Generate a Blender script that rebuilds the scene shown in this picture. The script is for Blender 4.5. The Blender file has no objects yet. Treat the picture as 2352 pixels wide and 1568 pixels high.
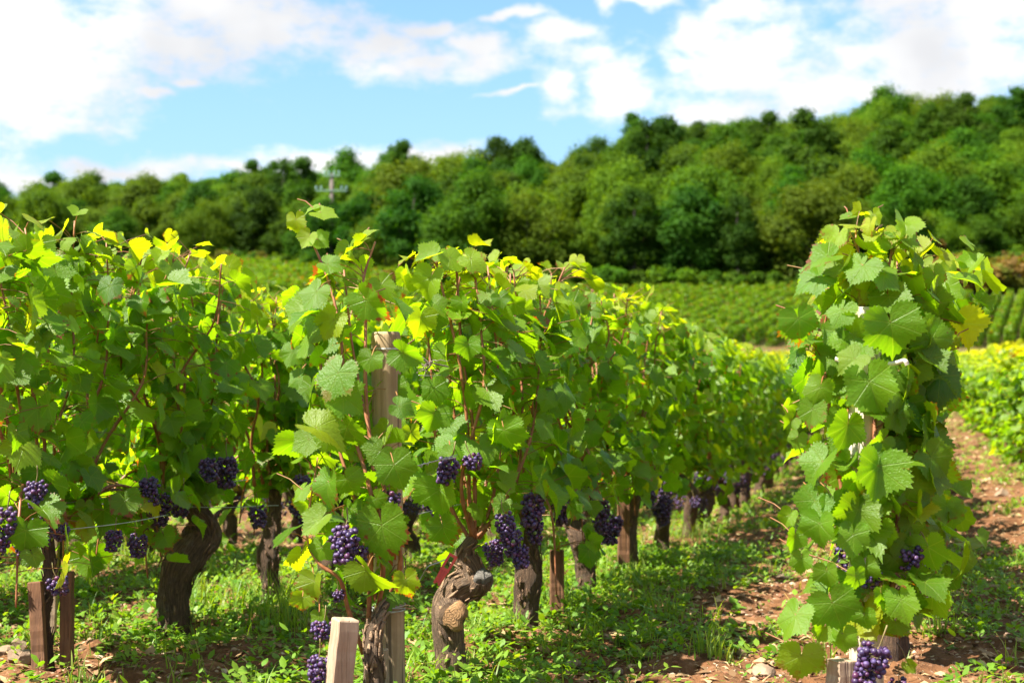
import bpy, math, random
import numpy as np
from mathutils import Vector, Matrix, noise as mnoise

SC = bpy.context.scene
COL = SC.collection
R = math.radians
rng = np.random.default_rng(11)
random.seed(11)

# ------------------------------------------------------------------ camera
FPX = 3267.0                       # focal length in pixels of a 2352 px wide frame (50 mm on 36 mm)
YAW, PITCH = R(15.14), R(1.68)
CAM = np.array([0.0, 0.0, 0.8])
Fw = np.array([-math.sin(YAW) * math.cos(PITCH), math.cos(YAW) * math.cos(PITCH), math.sin(PITCH)])
Rt = np.array([math.cos(YAW), math.sin(YAW), 0.0])
Up = np.cross(Rt, Fw)
cd = bpy.data.cameras.new("camera")
cam = bpy.data.objects.new("camera", cd)
COL.objects.link(cam)
cam.location = CAM
cam.rotation_euler = Matrix((Rt, Up, -Fw)).transposed().to_euler()
cd.lens, cd.sensor_width = 50, 36
cd.clip_start, cd.clip_end = 0.05, 5000
cd.dof.use_dof = True
cd.dof.focus_distance = 3.5
cd.dof.aperture_fstop = 5.0
SC.camera = cam

def atd(px, py, depth):
    """world point seen at photo pixel (px, py) at a depth along the view axis"""
    return CAM + depth * (Fw + Rt * ((px - 1176) / FPX) - Up * ((py - 784) / FPX))

def on_plane(px, py, X):
    """world point of the pixel's ray where it meets the vertical row plane at X"""
    d = Fw + Rt * ((px - 1176) / FPX) - Up * ((py - 784) / FPX)
    return CAM + d * ((X - CAM[0]) / d[0])

# ------------------------------------------------------------------ light, sky, exposure
SUN_EL = R(55)
sun_az_dir = np.array([-math.cos(R(42)), -math.sin(R(42))])     # horizontal direction towards the sun (left, slightly behind the camera)
SUN = np.array([sun_az_dir[0] * math.cos(SUN_EL), sun_az_dir[1] * math.cos(SUN_EL), math.sin(SUN_EL)])
sl = bpy.data.lights.new("sun", 'SUN')
sl.energy, sl.angle, sl.color = 5.0, R(0.5), (1.0, 0.94, 0.82)
so = bpy.data.objects.new("sun", sl)
COL.objects.link(so)
so.rotation_euler = Vector(-SUN).to_track_quat('-Z', 'Y').to_euler()

SC.view_settings.view_transform = 'Standard'
SC.view_settings.look = 'None'
SC.view_settings.exposure = 1.86
SC.view_settings.gamma = 1
SC.view_settings.use_curve_mapping = False

world = bpy.data.worlds.new("World")
SC.world = world
world.use_nodes = True
wn, wl = world.node_tree.nodes, world.node_tree.links
wn.clear()

class G:
    """small helper for writing node graphs"""
    def __init__(s, tree):
        s.t, s.n, s.l = tree, tree.nodes, tree.links
    def put(s, sock, v):
        if isinstance(v, bpy.types.NodeSocket):
            s.l.new(v, sock)
        elif v is not None:
            if hasattr(sock.default_value, '__len__') and not hasattr(v, '__len__'):
                v = (v,) * len(sock.default_value)
            if hasattr(v, '__len__') and len(sock.default_value) == 4 and len(v) == 3:
                v = (*v, 1)
            sock.default_value = v
    def node(s, typ, ins=None, **kw):
        x = s.n.new(typ)
        for k, v in kw.items():
            setattr(x, k, v)
        for k, v in (ins or {}).items():
            s.put(x.inputs[k], v)
        return x
    def m(s, op, a, b=None, c=None, clamp=False):
        x = s.n.new('ShaderNodeMath'); x.operation = op; x.use_clamp = clamp
        for i, v in enumerate((a, b, c)):
            if v is not None: s.put(x.inputs[i], v)
        return x.outputs[0]
    def vm(s, op, a, b=None, out=0):
        x = s.n.new('ShaderNodeVectorMath'); x.operation = op
        s.put(x.inputs[0], a)
        if b is not None: s.put(x.inputs[1], b)
        return x.outputs[out]
    def mix(s, f, a, b, mode='MIX'):
        x = s.n.new('ShaderNodeMix'); x.data_type = 'RGBA'; x.blend_type = mode
        s.put(x.inputs[0], f); s.put(x.inputs[6], a); s.put(x.inputs[7], b)
        return x.outputs[2]
    def rng(s, v, a, b, c=0.0, d=1.0, smooth=True):
        x = s.n.new('ShaderNodeMapRange'); x.interpolation_type = 'SMOOTHSTEP' if smooth else 'LINEAR'
        s.put(x.inputs[0], v)
        for i, q in enumerate((a, b, c, d)): s.put(x.inputs[i + 1], q)
        return x.outputs[0]
    def noise(s, vec, scale, detail=4, rough=0.55, dist=0.0):
        x = s.n.new('ShaderNodeTexNoise')
        s.put(x.inputs['Vector'], vec)
        s.put(x.inputs['Scale'], scale); s.put(x.inputs['Detail'], detail); s.put(x.inputs['Roughness'], rough); s.put(x.inputs['Distortion'], dist)
        return x.outputs[0]

g = G(world.node_tree)
sky = g.node('ShaderNodeTexSky', sky_type='NISHITA', sun_disc=False, sun_elevation=SUN_EL,
             sun_rotation=math.atan2(SUN[0], SUN[1]), altitude=300, air_density=1.0, dust_density=0.6, ozone_density=2.2)
tc = g.node('ShaderNodeTexCoord')
sp = g.node('ShaderNodeSeparateXYZ', {0: tc.outputs['Generated']})
az = g.m('ARCTAN2', sp.outputs[0], sp.outputs[1])
el = g.m('ARCSINE', sp.outputs[2])
ae = g.node('ShaderNodeCombineXYZ', {0: az, 1: el, 2: 0.0}).outputs[0]
def azel(px, py):
    d = atd(px, py, 1.0) - CAM
    d /= np.linalg.norm(d)
    return math.atan2(d[0], d[1]), math.asin(d[2])
# clouds: soft bodies placed by azimuth and elevation, broken up by noise on the sky sphere
CLOUDS = [(90, 60, 480, 130), (40, 200, 190, 75), (60, 265, 170, 42), (520, 20, 290, 75), (420, 115, 190, 60), (620, 70, 170, 60),
          (880, 100, 170, 50), (980, 125, 190, 42), (900, 145, 90, 36), (1040, 50, 110, 22), (1120, 80, 60, 30), (1190, 22, 60, 14),
          (1300, 85, 85, 40), (1360, 140, 100, 70), (1420, 190, 80, 70), (1270, 215, 45, 35), (1380, 20, 40, 22), (1470, 5, 90, 14),
          (1610, 65, 70, 42), (1560, 105, 70, 30), (1720, 150, 190, 110), (1740, 10, 95, 42), (1660, 250, 200, 70), (2150, 130, 300, 150), (2250, 0, 360, 130), (1960, 190, 300, 90),
          (60, 420, 260, 36), (260, 395, 200, 30), (520, 395, 260, 28), (760, 375, 210, 32), (900, 345, 110, 32), (990, 352, 110, 22),
          (340, 218, 60, 14), (430, 190, 55, 13), (1180, 212, 60, 7), (-500, 150, 420, 200), (2900, 100, 420, 240)]
w1 = g.noise(ae, 9.0, 5, 0.6)
w2 = g.noise(g.vm('MULTIPLY', ae, (1.0, 1.9, 1.0)), 22.0, 8, 0.66)
dmin = None
warp = g.node('ShaderNodeTexNoise', {'Vector': ae, 'Scale': 14.0, 'Detail': 4.0})
off = g.vm('MULTIPLY', g.vm('SUBTRACT', warp.outputs['Color'], (0.5, 0.5, 0.5)), (0.085, 0.05, 0.0))
aew = g.vm('ADD', ae, off)
CL = [(*azel(cx, cy), rx / FPX, ry / FPX) for cx, cy, rx, ry in CLOUDS]
CL += [(1.2, .55, .55, .38), (2.2, .8, .6, .35), (-2.6, .5, .6, .3), (.2, .95, .7, .26), (2.9, .35, .5, .2), (-1.5, 1.05, .5, .14), (1.6, .18, .5, .12), (-.9, .62, .35, .2), (3.0, 1.2, 1.5, .2)]   # unseen clouds added overhead and behind, to brighten the shaded foliage
for a0, e0, rx, ry in CL:
    v = g.vm('MULTIPLY', g.vm('SUBTRACT', aew, (a0, e0, 0)), (1 / rx, 1 / ry, 0))
    dl = g.vm('LENGTH', v, out=1)
    dmin = dl if dmin is None else g.m('SMOOTH_MIN', dmin, dl, 0.25)
dens = g.m('ADD', dmin, g.m('MULTIPLY', g.m('SUBTRACT', 0.5, w2), 3.0))
dens = g.m('ADD', dens, g.m('MULTIPLY', g.m('SUBTRACT', 0.5, w1), 1.5))
cov = g.rng(dens, 1.45, 0.25, 0.0, 1.0)
gray = g.rng(g.noise(ae, 6.5, 4, 0.5), 0.38, 0.66, 0.0, 1.0)
cloudc = g.mix(gray, (3.3, 3.3, 3.3), (2.35, 2.38, 2.46))
skyc = g.mix(1.0, sky.outputs[0], (0.55, 0.69, 0.73), 'MULTIPLY')
skyc = g.mix(g.rng(el, 0.02, 0.3, 0.62, 0.10), skyc, (1.32, 1.84, 2.62))       # summer haze lightens the blue towards the horizon
final = g.mix(cov, skyc, cloudc)
bg = g.node('ShaderNodeBackground', {0: final, 1: 0.10})
wo = g.node('ShaderNodeOutputWorld')
g.l.new(bg.outputs[0], wo.inputs[0])
world.cycles.sampling_method = 'MANUAL'
world.cycles.sample_map_resolution = 512

SC.cycles.use_denoising = True
try:
    SC.cycles.denoiser = 'OPENIMAGEDENOISE'
except Exception:
    pass
SC.cycles.max_bounces = 8
SC.cycles.transmission_bounces = 5
SC.cycles.diffuse_bounces = 4
SC.cycles.glossy_bounces = 3
SC.cycles.sample_clamp_indirect = 6
SC.cycles.caustics_reflective = False
SC.cycles.caustics_refractive = False

# ------------------------------------------------------------------ object helpers
def tag(o, label=None, cat=None, group=None, kind=None):
    if label: o['label'] = label
    if cat: o['category'] = cat
    if group: o['group'] = group
    if kind: o['kind'] = kind
    return o

def empty(name, loc, rz=0.0):
    o = bpy.data.objects.new(name, None)
    COL.objects.link(o)
    o.location = [float(c) for c in loc]; o.rotation_euler.z = rz
    o.empty_display_size = 0.1
    return o

class MB:
    """collects geometry as arrays and links it as one mesh object"""
    def __init__(s):
        s.V, s.F, s.UV, s.C, s.M, s.nv = [], [], [], [], [], 0
    def add(s, V, faces, uv=None, col=None, mat=0):
        V = np.asarray(V, float)
        n = len(V)
        s.V.append(V)
        s.UV.append(np.zeros((n, 2)) if uv is None else uv)
        s.C.append(np.full((n, 4), 0.5) if col is None else col)
        for f in faces:
            f = np.asarray(f, np.int64)
            if len(f):
                s.F.append(f + s.nv); s.M.append(mat)
        s.nv += n
        return s
    def mesh(s, name, mats, smooth=True):
        me = bpy.data.meshes.new(name)
        V = np.concatenate(s.V)
        me.vertices.add(len(V)); me.vertices.foreach_set("co", V.astype(np.float32).ravel())
        tot = np.concatenate([np.full(len(f), f.shape[1]) for f in s.F]).astype(np.int32)
        mi = np.concatenate([np.full(len(f), m) for f, m in zip(s.F, s.M)]).astype(np.int32)
        loops = np.concatenate([f.ravel() for f in s.F]).astype(np.int32)
        me.loops.add(len(loops)); me.loops.foreach_set("vertex_index", loops)
        me.polygons.add(len(tot))
        st = np.zeros(len(tot), np.int32); st[1:] = np.cumsum(tot)[:-1]
        me.polygons.foreach_set("loop_start", st)
        me.polygons.foreach_set("material_index", mi)
        me.polygons.foreach_set("use_smooth", np.full(len(tot), smooth))
        uv = me.uv_layers.new(name="UVMap")
        uv.data.foreach_set("uv", np.concatenate(s.UV)[loops].astype(np.float32).ravel())
        ca = me.color_attributes.new("tint", 'FLOAT_COLOR', 'POINT')
        ca.data.foreach_set("color", np.concatenate(s.C).astype(np.float32).ravel())
        me.update(calc_edges=True)
        for m in (mats if isinstance(mats, (list, tuple)) else [mats]):
            me.materials.append(m)
        return me
    def build(s, name, mats, parent=None, loc=None, smooth=True):
        return link(name, s.mesh(name, mats, smooth), parent, loc)

def link(name, me, parent=None, loc=None):
    o = bpy.data.objects.new(name, me)
    COL.objects.link(o)
    if parent is not None: o.parent = parent
    if loc is not None: o.location = [float(c) for c in loc]
    return o

def copy_tree(o, parent=None):
    c = o.copy(); COL.objects.link(c)
    if parent is not None: c.parent = parent
    for ch in list(o.children): copy_tree(ch, c)
    return c

def nrm(a):
    a = np.asarray(a, float)
    return a / np.maximum(np.linalg.norm(a, axis=-1, keepdims=True), 1e-9)

def smoothstep(a, b, x):
    t = np.clip((np.asarray(x, float) - a) / (b - a), 0, 1)
    return t * t * (3 - 2 * t)

def spline(pts, n):
    """Catmull-Rom through the points (rows may carry extra columns such as a radius)"""
    P = np.asarray(pts, float)
    P = np.vstack([2 * P[0] - P[1], P, 2 * P[-1] - P[-2]])
    k = len(P) - 3
    out = []
    for u in np.linspace(0, k - 1e-6, n):
        i = int(u); t = u - i
        a, b, c, d = P[i], P[i + 1], P[i + 2], P[i + 3]
        out.append(0.5 * ((2 * b) + (c - a) * t + (2 * a - 5 * b + 4 * c - d) * t * t + (3 * b - a - 3 * c + d) * t ** 3))
    return np.array(out)

def tube(mb, P, rad, ns=6, mat=0, col=None, cap=True):
    P = np.asarray(P, float); n = len(P)
    rad = np.broadcast_to(np.asarray(rad, float), (n,))
    T = nrm(np.gradient(P, axis=0))
    ref = np.array([0.31, 0.87, 0.38]) if abs(T[0] @ nrm(np.array([0.31, 0.87, 0.38]))) < 0.9 else np.array([1.0, 0, 0])
    A = []
    a = nrm(ref - (ref @ T[0]) * T[0])
    for i in range(n):
        a = nrm(a - (a @ T[i]) * T[i]); A.append(a)
    A = np.array(A); B = np.cross(T, A)
    th = np.linspace(0, 2 * math.pi, ns, endpoint=False)
    V = P[:, None, :] + rad[:, None, None] * (np.cos(th)[None, :, None] * A[:, None, :] + np.sin(th)[None, :, None] * B[:, None, :])
    L = np.concatenate([[0], np.cumsum(np.linalg.norm(np.diff(P, axis=0), axis=1))])
    uv = np.stack([np.broadcast_to(th / (2 * math.pi), (n, ns)), np.broadcast_to(L[:, None], (n, ns))], -1)
    i = np.arange(n - 1)[:, None] * ns; j = np.arange(ns)[None, :]; j2 = (j + 1) % ns
    q = np.stack([i + j, i + j2, i + ns + j2, i + ns + j], -1).reshape(-1, 4)
    faces = [q]
    V = V.reshape(-1, 3); uv = uv.reshape(-1, 2)
    if cap:
        V = np.vstack([V, P[:1], P[-1:]]); uv = np.vstack([uv, [[0.5, 0]], [[0.5, L[-1]]]])
        k = n * ns
        jj = np.arange(ns)
        faces += [np.stack([np.full(ns, k), (jj + 1) % ns, jj], -1), np.stack([np.full(ns, k + 1), (n - 1) * ns + jj, (n - 1) * ns + (jj + 1) % ns], -1)]
    c = None if col is None else np.tile(np.asarray(col, float), (len(V), 1))
    mb.add(V, faces, uv, c, mat)

# ------------------------------------------------------------------ materials
def mat(name):
    m = bpy.data.materials.new(name); m.use_nodes = True
    m.node_tree.nodes.clear()
    return m, G(m.node_tree)

def finish(gg, shader, disp=None):
    o = gg.node('ShaderNodeOutputMaterial')
    gg.l.new(shader, o.inputs[0])

def bump(gg, h, strength=0.5, dist=0.01):
    return gg.node('ShaderNodeBump', {'Height': h, 'Strength': strength, 'Distance': dist}).outputs[0]

def leaf_material(name, detailed, dark=(0.030, 0.125, 0.006), light=(0.135, 0.275, 0.014), yellow=(0.31, 0.345, 0.012), trans=0.55, gloss=0.36, spec=0.4):
    m, gg = mat(name)
    at = gg.node('ShaderNodeAttribute', attribute_name='tint')
    sp = gg.node('ShaderNodeSeparateColor', {0: at.outputs['Color']})
    yel, bri, red = sp.outputs[0], sp.outputs[1], sp.outputs[2]
    tcn = gg.node('ShaderNodeTexCoord')
    uv = tcn.outputs['UV']
    base = gg.mix(bri, dark, light)
    base = gg.mix(yel, base, yellow)
    normal = None
    if detailed:
        s2 = gg.node('ShaderNodeSeparateXYZ', {0: uv})
        x, y = gg.m('ABSOLUTE', s2.outputs[0]), s2.outputs[1]
        r = gg.m('SQRT', gg.m('ADD', gg.m('MULTIPLY', x, x), gg.m('MULTIPLY', y, y)))
        blot = gg.noise(gg.vm('ADD', uv, gg.vm('MULTIPLY', at.outputs['Color'], (37, 51, 23))), 3.2, 4, 0.6)
        vein = None; sec = None
        for a in (0, 52, 108):
            ca, sa = math.cos(R(a)), math.sin(R(a))
            s = gg.m('ADD', gg.m('MULTIPLY', x, sa), gg.m('MULTIPLY', y, ca))
            t = gg.m('ABSOLUTE', gg.m('SUBTRACT', gg.m('MULTIPLY', x, ca), gg.m('MULTIPLY', y, sa)))
            w = gg.m('ADD', t, gg.m('MULTIPLY', gg.m('LESS_THAN', s, 0.0), 9.0))
            vein = w if vein is None else gg.m('MINIMUM', vein, w)
            inside = gg.rng(gg.m('DIVIDE', t, gg.m('ADD', s, 0.02)), 0.42, 0.5, 1.0, 0.0)
            fr = gg.m('ABSOLUTE', gg.m('SUBTRACT', gg.m('FRACT', gg.m('MULTIPLY', gg.m('SUBTRACT', s, gg.m('MULTIPLY', t, 0.75)), 5.5)), 0.5))
            q = gg.m('MULTIPLY', gg.rng(fr, 0.0, 0.13, 1.0, 0.0), inside)
            sec = q if sec is None else gg.m('MAXIMUM', sec, q)
        vm_ = gg.rng(vein, 0.006, 0.024, 1.0, 0.0)
        veins = gg.m('MAXIMUM', vm_, gg.m('MULTIPLY', sec, 0.16))
        base = gg.mix(gg.m('MULTIPLY', veins, 0.38), base, (0.22, 0.31, 0.06))
        base = gg.mix(gg.rng(blot, 0.35, 0.7, 0.0, 0.35), base, gg.mix(0.5, base, (0.14, 0.17, 0.018)))
        edge = gg.m('ADD', gg.m('MULTIPLY', r, 0.9), gg.m('MULTIPLY', gg.m('SUBTRACT', blot, 0.5), 1.6))
        brown = gg.m('MULTIPLY', gg.rng(edge, 0.72, 0.9), gg.rng(red, 0.55, 0.75))
        rc = gg.mix(gg.rng(red, 0.8, 0.95), (0.20, 0.075, 0.018), (0.19, 0.028, 0.030))
        base = gg.mix(gg.m('MULTIPLY', brown, 0.9), base, rc)
        spots = gg.m('MULTIPLY', gg.rng(gg.noise(gg.vm('ADD', uv, gg.vm('MULTIPLY', at.outputs['Color'], (91, 17, 53))), 9.0, 2, 0.5), 0.70, 0.74), gg.rng(red, 0.3, 0.5))
        base = gg.mix(gg.m('MULTIPLY', spots, 0.8), base, (0.14, 0.07, 0.02))
        puck = gg.noise(uv, 13, 3, 0.6)
        h = gg.m('SUBTRACT', gg.m('MULTIPLY', puck, 0.9), gg.m('MULTIPLY', veins, 0.55))
        normal = bump(gg, h, 0.5, 0.005)
    else:
        base = gg.mix(gg.rng(red, 0.8, 0.95), base, (0.17, 0.07, 0.018))
    pb = gg.node('ShaderNodeBsdfPrincipled', {'Base Color': base, 'Roughness': gloss, 'Specular IOR Level': spec})
    tcol = gg.mix(1.0, base, (3.0, 2.7, 0.35), 'MULTIPLY')
    tr = gg.node('ShaderNodeBsdfTranslucent', {'Color': tcol})
    if normal is not None:
        gg.l.new(normal, pb.inputs['Normal'])
    mx = gg.node('ShaderNodeMixShader', {0: trans})
    gg.l.new(pb.outputs[0], mx.inputs[1]); gg.l.new(tr.outputs[0], mx.inputs[2])
    finish(gg, mx.outputs[0])
    return m

M_LEAF = leaf_material("vine_leaf", True)
M_LEAF_FAR = leaf_material("vine_leaf_distant", False)
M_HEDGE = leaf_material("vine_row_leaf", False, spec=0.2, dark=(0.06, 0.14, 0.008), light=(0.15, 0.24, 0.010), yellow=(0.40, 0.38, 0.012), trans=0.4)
M_FIELD = leaf_material("slope_vine_leaf", False, spec=0.15, dark=(0.040, 0.112, 0.004), light=(0.105, 0.190, 0.008), yellow=(0.13, 0.19, 0.01), trans=0.35)
M_WEED = leaf_material("weed_leaf", False, spec=0.3, dark=(0.050, 0.145, 0.009), light=(0.155, 0.275, 0.022), yellow=(0.28, 0.30, 0.04), trans=0.35, gloss=0.5)
M_GRASS = leaf_material("grass_blade", False, dark=(0.07, 0.16, 0.015), light=(0.17, 0.27, 0.03), yellow=(0.34, 0.30, 0.10), trans=0.4, gloss=0.5)

def tree_material(name, dark, light):
    m, gg = mat(name)
    at = gg.node('ShaderNodeAttribute', attribute_name='tint')
    sp = gg.node('ShaderNodeSeparateColor', {0: at.outputs['Color']})
    oi = gg.node('ShaderNodeObjectInfo')
    base = gg.mix(sp.outputs[1], dark, light)
    hs = gg.node('ShaderNodeHueSaturation', {'Color': base, 'Hue': gg.m('ADD', 0.485, gg.m('MULTIPLY', oi.outputs['Random'], 0.03)),
                                             'Value': gg.m('ADD', 0.75, gg.m('MULTIPLY', oi.outputs['Random'], 0.5))})
    pb = gg.node('ShaderNodeBsdfPrincipled', {'Base Color': hs.outputs[0], 'Roughness': 0.7, 'Specular IOR Level': 0.12})
    tr = gg.node('ShaderNodeBsdfTranslucent', {'Color': gg.mix(1.0, hs.outputs[0], (2.2, 2.0, 0.5), 'MULTIPLY')})
    mx = gg.node('ShaderNodeMixShader', {0: 0.38})
    gg.l.new(pb.outputs[0], mx.inputs[1]); gg.l.new(tr.outputs[0], mx.inputs[2])
    finish(gg, mx.outputs[0])
    return m
M_TREE = [tree_material("oak_leaf", (0.023, 0.070, 0.002), (0.054, 0.118, 0.004)),
          tree_material("ash_leaf", (0.044, 0.092, 0.003), (0.084, 0.140, 0.005)),
          tree_material("dark_leaf", (0.014, 0.050, 0.002), (0.036, 0.086, 0.004)),
          tree_material("scrub_leaf", (0.085, 0.10, 0.014), (0.15, 0.155, 0.024)),
          tree_material("russet_leaf", (0.115, 0.075, 0.018), (0.18, 0.115, 0.030))]

def wood_material(name, c1, c2, scale=1.0, rough=0.8, crack=0.4):
    m, gg = mat(name)
    tcn = gg.node('ShaderNodeTexCoord')
    v = gg.vm('MULTIPLY', tcn.outputs['Object'], (38 * scale, 38 * scale, 2.2 * scale))
    n1 = gg.noise(v, 1.6, 5, 0.6, 0.4)
    n2 = gg.noise(tcn.outputs['Object'], 9 * scale, 4, 0.6)
    cr = gg.rng(gg.noise(gg.vm('MULTIPLY', tcn.outputs['Object'], (60, 60, 2.0)), 1.3, 3, 0.5), 0.60, 0.68)
    c = gg.mix(gg.rng(n1, 0.3, 0.7), c1, c2)
    c = gg.mix(gg.rng(n2, 0.4, 0.7, 0.0, 0.45), c, tuple(q * 0.55 for q in c1))
    c = gg.mix(gg.m('MULTIPLY', cr, crack), c, tuple(q * 0.25 for q in c1))
    h = gg.m('SUBTRACT', n1, gg.m('MULTIPLY', cr, 1.2))
    pb = gg.node('ShaderNodeBsdfPrincipled', {'Base Color': c, 'Roughness': rough, 'Normal': bump(gg, h, 0.6, 0.004)})
    finish(gg, pb.outputs[0])
    return m
M_POST = wood_material("weathered_post_wood", (0.24, 0.16, 0.08), (0.42, 0.30, 0.17), crack=0.8)
M_POST_PALE = wood_material("pale_split_wood", (0.40, 0.32, 0.22), (0.62, 0.54, 0.42), crack=0.3)
M_STAKE = wood_material("sawn_stake_wood", (0.30, 0.20, 0.125), (0.42, 0.31, 0.21), 1.4, crack=0.12)
M_STAKE_DARK = wood_material("brown_stake_wood", (0.10, 0.042, 0.018), (0.19, 0.085, 0.035), 1.2, crack=0.3)

def bark_material(name, c1, c2):
    m, gg = mat(name)
    tcn = gg.node('ShaderNodeTexCoord')
    u = gg.node('ShaderNodeSeparateXYZ', {0: tcn.outputs['UV']})
    ang = gg.m('MULTIPLY', u.outputs[0], 2 * math.pi)
    v = gg.node('ShaderNodeCombineXYZ', {0: gg.m('MULTIPLY', gg.m('COSINE', ang), 4.2), 1: gg.m('MULTIPLY', gg.m('SINE', ang), 4.2), 2: gg.m('MULTIPLY', u.outputs[1], 7.0)}).outputs[0]
    n1 = gg.noise(v, 3.4, 6, 0.65, 0.9)
    n2 = gg.noise(tcn.outputs['Object'], 16, 5, 0.65)
    n3 = gg.noise(tcn.outputs['Object'], 70, 3, 0.6)
    c = gg.mix(gg.rng(n1, 0.36, 0.64), c1, c2)
    c = gg.mix(gg.rng(n2, 0.45, 0.72, 0.0, 0.6), c, tuple(q * 0.4 for q in c1))
    c = gg.mix(gg.rng(n2, 0.30, 0.42, 0.35, 0.0), c, (0.30, 0.24, 0.18))
    h = gg.m('ADD', gg.m('MULTIPLY', n1, 1.5), gg.m('ADD', n2, gg.m('MULTIPLY', n3, 0.4)))
    pb = gg.node('ShaderNodeBsdfPrincipled', {'Base Color': c, 'Roughness': 0.9, 'Normal': bump(gg, h, 1.0, 0.02)})
    finish(gg, pb.outputs[0])
    return m
M_BARK = bark_material("vine_bark", (0.11, 0.065, 0.038), (0.34, 0.215, 0.125))
M_BARK_DARK = bark_material("dark_vine_bark", (0.07, 0.038, 0.022), (0.21, 0.12, 0.068))
M_TREEBARK = bark_material("tree_bark", (0.05, 0.04, 0.03), (0.13, 0.11, 0.09))

def simple(name, c1, c2, scale=20, rough=0.6, metallic=0.0, bs=0.3, spec=0.5):
    m, gg = mat(name)
    tcn = gg.node('ShaderNodeTexCoord')
    n = gg.noise(tcn.outputs['Object'], scale, 4, 0.6)
    pb = gg.node('ShaderNodeBsdfPrincipled', {'Base Color': gg.mix(gg.rng(n, 0.3, 0.7), c1, c2), 'Roughness': rough, 'Metallic': metallic,
                                              'Specular IOR Level': spec, 'Normal': bump(gg, n, bs, 0.004)})
    finish(gg, pb.outputs[0])
    return m
M_CANE = simple("cane_bark", (0.20, 0.062, 0.024), (0.32, 0.13, 0.055), 45, 0.5)
M_PETIOLE = simple("petiole", (0.22, 0.13, 0.035), (0.24, 0.075, 0.03), 12, 0.5)
M_STALK = simple("bunch_stalk", (0.16, 0.15, 0.04), (0.20, 0.12, 0.05), 60, 0.6)
M_WIRE = simple("galvanised_wire", (0.33, 0.34, 0.33), (0.50, 0.50, 0.48), 60, 0.45, 0.7)
M_CLIP = simple("red_plastic", (0.62, 0.05, 0.022), (0.50, 0.04, 0.018), 25, 0.42)
M_TIE = simple("pale_raffia", (0.42, 0.38, 0.29), (0.55, 0.50, 0.40), 60, 0.7)
M_STONE = simple("limestone", (0.16, 0.10, 0.06), (0.29, 0.21, 0.14), 14, 0.9, bs=0.8)
M_POLE = simple("pole_wood", (0.085, 0.066, 0.056), (0.12, 0.095, 0.08), 3, 0.8)
M_INSUL = simple("blue_glass_insulator", (0.20, 0.34, 0.36), (0.26, 0.40, 0.42), 5, 0.25)
M_ARM = simple("green_grey_steel", (0.15, 0.25, 0.20), (0.20, 0.30, 0.25), 5, 0.6)
M_ROAD = simple("track_gravel", (0.13, 0.11, 0.10), (0.20, 0.17, 0.15), 2, 0.95)
M_TENDRIL = simple("dry_tendril", (0.09, 0.06, 0.05), (0.17, 0.13, 0.11), 60, 0.8)

def cutwood_material(name, c1, c2):
    m, gg = mat(name)
    tcn = gg.node('ShaderNodeTexCoord')
    u = gg.node('ShaderNodeSeparateXYZ', {0: tcn.outputs['UV']})
    r = gg.m('SQRT', gg.m('ADD', gg.m('MULTIPLY', u.outputs[0], u.outputs[0]), gg.m('MULTIPLY', u.outputs[1], u.outputs[1])))
    th = gg.m('ARCTAN2', u.outputs[1], u.outputs[0])
    nz = gg.noise(tcn.outputs['UV'], 2.5, 4, 0.6)
    ring = gg.m('SINE', gg.m('ADD', gg.m('MULTIPLY', r, 30), gg.m('MULTIPLY', nz, 14)))
    cr = gg.rng(gg.m('ABSOLUTE', gg.m('SINE', gg.m('ADD', gg.m('MULTIPLY', th, 2.5), gg.m('MULTIPLY', nz, 5)))), 0.10, 0.02)
    c = gg.mix(gg.rng(ring, -1, 1, 0.3, 0.8), c1, c2)
    c = gg.mix(gg.rng(nz, 0.45, 0.7, 0, 0.6), c, tuple(q * 0.5 for q in c1))
    c = gg.mix(cr, c, (0.04, 0.025, 0.015))
    h = gg.m('SUBTRACT', gg.m('MULTIPLY', ring, 0.2), gg.m('MULTIPLY', cr, 2))
    pb = gg.node('ShaderNodeBsdfPrincipled', {'Base Color': c, 'Roughness': 0.85, 'Normal': bump(gg, h, 0.8, 0.003)})
    finish(gg, pb.outputs[0])
    return m
M_CUT = cutwood_material("fresh_cut_wood", (0.21, 0.105, 0.04), (0.29, 0.165, 0.072))
M_CUT_GREY = cutwood_material("grey_cut_wood", (0.085, 0.075, 0.065), (0.14, 0.125, 0.11))

def grape_material():
    m, gg = mat("grape_skin")
    at = gg.node('ShaderNodeAttribute', attribute_name='tint')
    sp = gg.node('ShaderNodeSeparateColor', {0: at.outputs['Color']})
    tcn = gg.node('ShaderNodeTexCoord')
    n = gg.noise(tcn.outputs['Object'], 90, 4, 0.6)
    c = gg.mix(gg.rng(sp.outputs[0], 0.0, 1.0, smooth=False), (0.020, 0.011, 0.046), (0.085, 0.010, 0.040))
    c = gg.mix(gg.rng(sp.outputs[2], 0.93, 0.95), c, (0.16, 0.25, 0.03))
    bloom = gg.m('MULTIPLY', gg.rng(n, 0.35, 0.65), gg.m('MULTIPLY', sp.outputs[1], 0.68))
    c = gg.mix(bloom, c, (0.12, 0.085, 0.26))
    pb = gg.node('ShaderNodeBsdfPrincipled', {'Base Color': c, 'Roughness': gg.m('ADD', 0.40, gg.m('MULTIPLY', bloom, 0.45)), 'Specular IOR Level': 0.5, 'Normal': bump(gg, n, 0.15, 0.001)})
    finish(gg, pb.outputs[0])
    return m
M_GRAPE = grape_material()

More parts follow.
